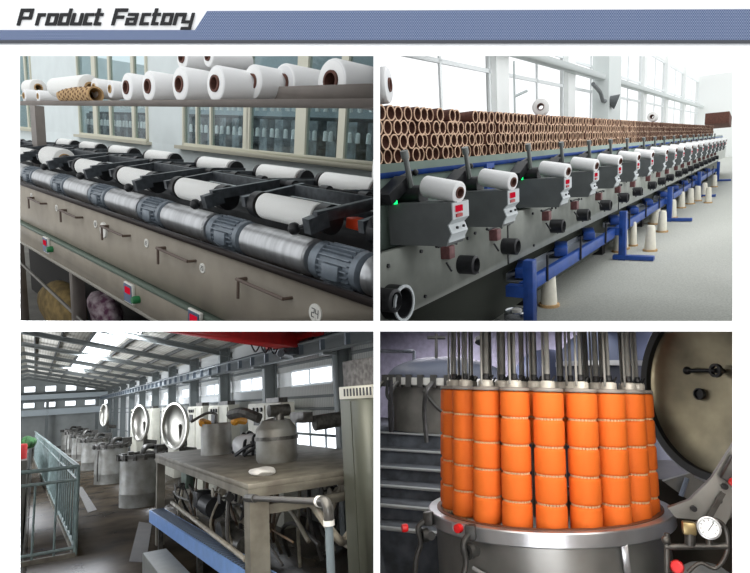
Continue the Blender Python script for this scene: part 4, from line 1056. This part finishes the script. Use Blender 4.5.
# hinge arm of the vat, gauge
t2 = thing('hinge_arm', 'grey steel hinge arm with pivot bolts linking vat rim and lid', 'hinge')
h1 = [P(x, y, x=3.0) for x, y in ((668, 508), (690, 500), (712, 478), (736, 440), (745, 470), (738, 500), (724, 528), (700, 520), (676, 518))]
obj('arm_plate', B().prism(h1, (.035, 0, 0)), ss, t2)
b = B()
for x, y in ((693, 508), (718, 500), (724, 486)):
    p = P(x, y, x=2.995); b.cyl(p, p + Vector((.06, 0, 0)) * -.4, .013, n=12)
obj('pivot_bolt', b, blk, t2)
h2 = [P(x, y, x=2.96) for x, y in ((700, 528), (722, 492), (726, 494), (706, 530))]
obj('slot_line', B().prism(h2, (.02, 0, 0)), dkst, t2)
b = B(); p = P(733, 482, x=2.93); b.cyl(p, p + Vector((-.05, 0, 0)), .02, n=12); obj('red_bolt_cap', b, redk, t2)
obj('top_bracket', B().box(P(734, 470, x=2.95), (.05, .07, .12), Matrix.Rotation(.5, 3, 'X'), .01), cast, t2)
base(t2)
g = thing('pressure_gauge', 'round white dial pressure gauge on pipe fittings at lower right', 'gauge')
p = P(709, 528, x=2.7); face = -(p.normalized())
obj('case', B().lathe(p, face, [(0, -.03), (.040, -.03), (.044, -.02), (.044, .006), (.038, .008), (.036, 0), (0, 0)], 32), ssl, g)
obj('dial', B().lathe(p + face * .001, face, [(0, 0), (.036, 0), (.036, .001), (0, .001)], 28), mat('dial_white', (236, 240, 242), .4), g)
sdv = Vector((0, 0, 1)).cross(face).normalized(); upv = face.cross(sdv)
b = B().bar(p + face * .003 - sdv * .004 - upv * .012, p + face * .003 + sdv * .018 + upv * .022, .003, .002)
for q in range(9):
    a = math.radians(-40 + 32.5 * q); dd = sdv * math.cos(a) + upv * math.sin(a); b.bar(p + face * .003 + dd * .026, p + face * .003 + dd * .032, .003, .002)
obj('needle', b, blk, g)
pp = lambda x, y, X=2.72: P(x, y, x=X)
obj('pipe_work', B().cyl(pp(665, 547), pp(727, 546), .012, n=14).cyl(pp(709, 545), pp(709, 528, 2.74), .012, n=12).cyl(pp(667, 533), pp(667, 573), .011, n=14).cyl(pp(690, 530), pp(690, 545), .02, n=12).sph(pp(666, 540), .018).tube([pp(690, 528), pp(700, 522), pp(716, 520), pp(726, 530), pp(727, 552), pp(716, 568), pp(700, 563), pp(688, 572)], .008), dkst, g)
obj('brass_fitting', B().box(pp(689, 528), (.04, .05, .05), None, .006), mat('brass', (150, 134, 96), .35, .8), g)
base(g)
t = thing('valve_wheel', 'red valve knob at the bottom right under the gauge', 'valve')
p = pp(677, 567); obj('red_knob', B().lathe(p, -p.normalized(), [(0, -.01), (.022, -.01), (.027, 0), (.022, .012), (0, .015)], 24), redk, t)
obj('valve_stem', B().cyl(p, p + Vector((.08, 0, -.05)), .015, n=10), dkst, t); base(t)
t = thing('motor_cover', 'grey dome shaped housing in the bottom right corner', 'housing')
p = P(706, 575, x=2.95); obj('dome', B().sph(p + Vector((0, 0, -.12)), .17, 32), mat('grey_green_paint', (104, 110, 112), .4), t); base(t)
# second vat at back left with closed lid, stairs, wall
wl = mat('lavender_grey_wall', (176, 172, 190), .9, var=.14, scale=14, rgb2=(156, 154, 170))
struct('wall_back', B().bb(8.2, 8.25, -4.2, 4, -3.4, 2.4), wl)
struct('floor', B().bb(1.0, 8.2, -4, 4, -1.93, -1.9), mat('dark_wet_floor', (60, 62, 66), .4, var=.2, scale=3))
concs = mat('slate_step_concrete', (84, 90, 98), .75, var=.3, scale=9); nos = mat('pale_step_nosing', (158, 162, 162), .6)
ystep = [(5.6, 434), (5.25, 451), (4.9, 469), (4.55, 488), (4.2, 508), (3.9, 531)]
prev = None
st = thing('concrete_steps', 'dark slate concrete steps with pale edges rising behind the vat at left', 'steps')
for i, (x, py) in enumerate(ystep):
    z = P(400, py, x=x).z
    x1 = 8.2 if i == 0 else ystep[i - 1][0]
    obj('step', B().bb(x, x1 + .0, .67, 3.2, -1.9, z), concs, st)
    obj('nosing', B().bb(x - .012, x + .05, .67, 3.2, z - .004, z + .012), nos, st)
base(st)
zs = P(400, 434, x=5.6).z
vx_, vy_ = P(424, 420, x=6.3).x, P(446, 420, x=6.3).y
t = thing('closed_dye_vat', 'closed dyeing vat with dark domed lid on the landing at left', 'vat')
rv = .62; zrim = P(415, 381, x=5.7).z
obj('shell', B().lathe((vx_, vy_, zs + .01), (0, 0, 1), [(0, 0), (rv, 0), (rv, zrim - zs), (0, zrim - zs)], 48), mat('tan_grey_vat', (136, 134, 128), .5, .3, var=.2, scale=4), t)
obj('rim', B().lathe((vx_, vy_, zrim - .04), (0, 0, 1), [(rv - .03, 0), (rv + .09, 0), (rv + .09, .075), (rv - .03, .075)], 48, True), mat('bright_rim_worn', (196, 196, 190), .4, .4), t)
obj('domed_lid', B().lathe((vx_, vy_, zrim + .035), (0, 0, 1), [((rv + .05) * math.sin(a), .25 * math.cos(a)) for a in [PI / 2 * q / 10 for q in range(11)]] + [(0, 0)], 48), mat('blue_black_lid', (60, 66, 80), .6, .1), t)
b = B()
for k in range(10):
    a = PI * .62 + k * .2; c = Vector((vx_ + (rv + .08) * math.cos(a), vy_ + (rv + .08) * math.sin(a), zrim)); b.box(c, (.06, .06, .13)); 
    if k % 3 == 0: b.tube([c, c + Vector((-.1, .05, -.1)), c + Vector((-.06, .08, -.3)), c + Vector((-.08, .05, -.6))], .022)
b.tube([(vx_ - rv - .06, vy_ + .1, zrim - .1), (vx_ - rv - .1, vy_ - .1, zrim - .3), (vx_ - rv - .05, vy_ - .4, zrim - .38)], .018)
obj('clamp', b, cast, t)
obj('lid_valve', B().cyl((vx_ - .3, vy_ + .05, zrim + .2), (vx_ - .3, vy_ + .05, zrim + .52), .018, n=10).cyl((vx_ - .3, vy_ - .05, zrim + .48), (vx_ - .3, vy_ + .15, zrim + .48), .02, n=10).cyl((vx_ - .35, vy_ - .45, zrim + .42), (vx_ - .33, vy_ - .45, zrim + .46), .07, n=18).cyl((vx_ - .33, vy_ - .45, zrim + .1), (vx_ - .33, vy_ - .45, zrim + .42), .016, n=8), cast, t)
base(t)
t = thing('pipe_railing', 'thin dark pipe railing in front of the wall at the left edge', 'railing')
rp_ = lambda x, y: P(x, y, x=6.9)
obj('rail', B().tube([rp_(372, 351), rp_(414, 351.5)], .022).tube([rp_(414, 351), rp_(414, 376)], .022), dkgrey, t)
obj('post', B().tube([P(391, 380, x=5.5), P(391, 432, x=5.5)], .02).tube([P(388, 380, x=5.5), P(387, 395, x=5.5), P(392, 405, x=5.5), P(392, 432, x=5.5)], .018), blk, t); base(t)
# vats behind the rods
for i, (px, py, X, r_) in enumerate(((618, 352, 6.6, .62), (548, 372, 7.65, .45))):
    t = thing('background_vat', ('blue grey dome of a vat behind the rods on the right' if i == 0 else 'low pale blue vat dome behind the middle rods'), 'vat')
    c = P(px, py, x=X)
    obj('domed_top', B().lathe((c.x, c.y, c.z - .12), (0, 0, 1), [(r_ * math.sin(a), .42 * math.cos(a)) for a in [PI / 2 * q / 10 for q in range(11)]] + [(0, 0)], 40), mat('blue_grey_dome', (78, 86, 108), .6, .1), t)
    obj('shell', B().lathe((c.x, c.y, -1.9), (0, 0, 1), [(0, 0), (r_ * .97, 0), (r_ * .97, c.z - .14 + 1.9), (0, c.z - .14 + 1.9)], 36), mat('slate_vat', (50, 54, 66), .6, .1), t)
    obj('rim', B().lathe((c.x, c.y, c.z - .17), (0, 0, 1), [(r_ * .9, 0), (r_ * 1.06, 0), (r_ * 1.06, .05), (r_ * .9, .05)], 40, True), ssl, t); base(t)
t = thing('background_vat', 'dark vat body beneath the big open lid at right', 'vat')
c = P(702, 470, x=4.9); obj('shell', B().lathe((c.x, c.y, -1.9), (0, 0, 1), [(0, 0), (.66, 0), (.66, 1.3), (0, 1.3)], 40), mat('dark_bronze_vat', (86, 82, 74), .35, .6, var=.3, scale=3), t)
obj('stay_rod', B().cyl(P(687, 478, x=4.1), P(681, 496, x=4.1), .014, n=10), mat('pale_blue_rod', (150, 166, 190), .4), t); base(t)
trim(r4, 378.6, 1060, 330.4, 1040, YB)

# ================================================================== light
for o in list(bpy.data.objects):
    if 'u' in o: del o['u']
w = bpy.data.worlds.new('overcast_sky'); bpy.context.scene.world = w; w.use_nodes = True
w.node_tree.nodes['Background'].inputs[0].default_value = (.965, .985, 1, 1); w.node_tree.nodes['Background'].inputs[1].default_value = 1.25
def area(name, loc, direction, sx, sy, power, rgb=(255, 255, 255), up=None):
    l = bpy.data.lights.new(name, 'AREA'); l.shape = 'RECTANGLE'; l.size = sx; l.size_y = sy; l.energy = power; l.color = col(rgb)[:3]
    o = bpy.data.objects.new(name, l); C.objects.link(o); z = -Vector(direction).normalized()
    x = Vector((1, 0, 0)); x = (x - z * x.dot(z)).normalized(); y = z.cross(x)
    M = Matrix((x, y, z)).transposed().to_4x4(); M.translation = Vector(loc); o.matrix_basis = M; return o
def in_top(px, Y, sx, sy, power, rgb=(255, 255, 255)):    # added fill light lying edge-on under the unseen divider
    p = W(px, 329.9, Y); nrm = Vector((0, -(329.9 - CY) / F, -1)).normalized()
    return area('fill_panel', p, nrm, sx, sy, power, rgb)
in_top(560, 2.1, 1.4, 1.0, 16, (255, 248, 238))
in_top(500, 5.2, 2.4, 1.6, 28)
in_top(450, 7.2, 1.0, .5, 42, (250, 246, 255))
in_top(620, 7.2, 1.0, .5, 30, (250, 246, 255))
in_top(200, 5.0, 3.5, 3.0, 260, (255, 250, 240))
def behind_wall(px, py, sx, sy, power, rgb=(255, 255, 255), d=(0, 1, 0)):   # added fill lights hidden behind the page wall, beside the openings
    p = W(px, py, YW); return area('fill_panel', (p.x, YW + .03, p.z), d, sx, sy, power, rgb)
behind_wall(890, 460,   .5, .6, 12, (255, 250, 242), (-.45, 1, 0))
behind_wall(557, 800, .8, .5, 9, (250, 250, 255), (0, 1, .35))
behind_wall(-170, 460, .7, .6, 120, (245, 250, 255), (.3, 1, .1))
behind_wall(200, 800, .8, .5, 22, (250, 250, 255), (0, 1, .3))
def in_room(r, loc, d, sx, sy, power, rgb=(255, 255, 255)):
    return area('skylight_and_fill', r.R @ (Vector(loc) * r.S), r.R @ Vector(d), sx, sy, power, rgb)
in_room(r2, (4.5, -.6, 1.9), (.05, .35, -1), 7, 2, 110)  # added fill above the aisle for floor glare and machine fronts
in_room(r4, (6.0, -2.7, .2), (.75, 1, .05), 1.6, 1.6, 160, (250, 246, 255))  # added fill out of view, brightens the back wall and domes
for x in (3.4, 6.5, 9.6, 12.8): in_room(r3, (x, -.765, .84), (.0, .1, -1), .9, 3.5, 700, (240, 246, 255))
for x in (4.0, 8.0, 12.0, 16.0): in_room(r3, (x, 1.7, .0), (.1, -1, .12), 6.0, 3.0, 680, (244, 248, 255))  # added fill lights from the unseen left side of the hall

cam = bpy.data.cameras.new('camera'); co = bpy.data.objects.new('camera', cam); C.objects.link(co)
cam.sensor_fit = 'HORIZONTAL'; cam.sensor_width = 36; cam.lens = 36 * F / 750; cam.clip_start = .05; cam.clip_end = 300
co.matrix_basis = Matrix.Rotation(PI / 2, 4, 'X')
sc = bpy.context.scene; sc.camera = co
vs = sc.view_settings; vs.view_transform = 'Standard'; vs.look = 'None'; vs.exposure = 0; vs.gamma = 1; vs.use_curve_mapping = False
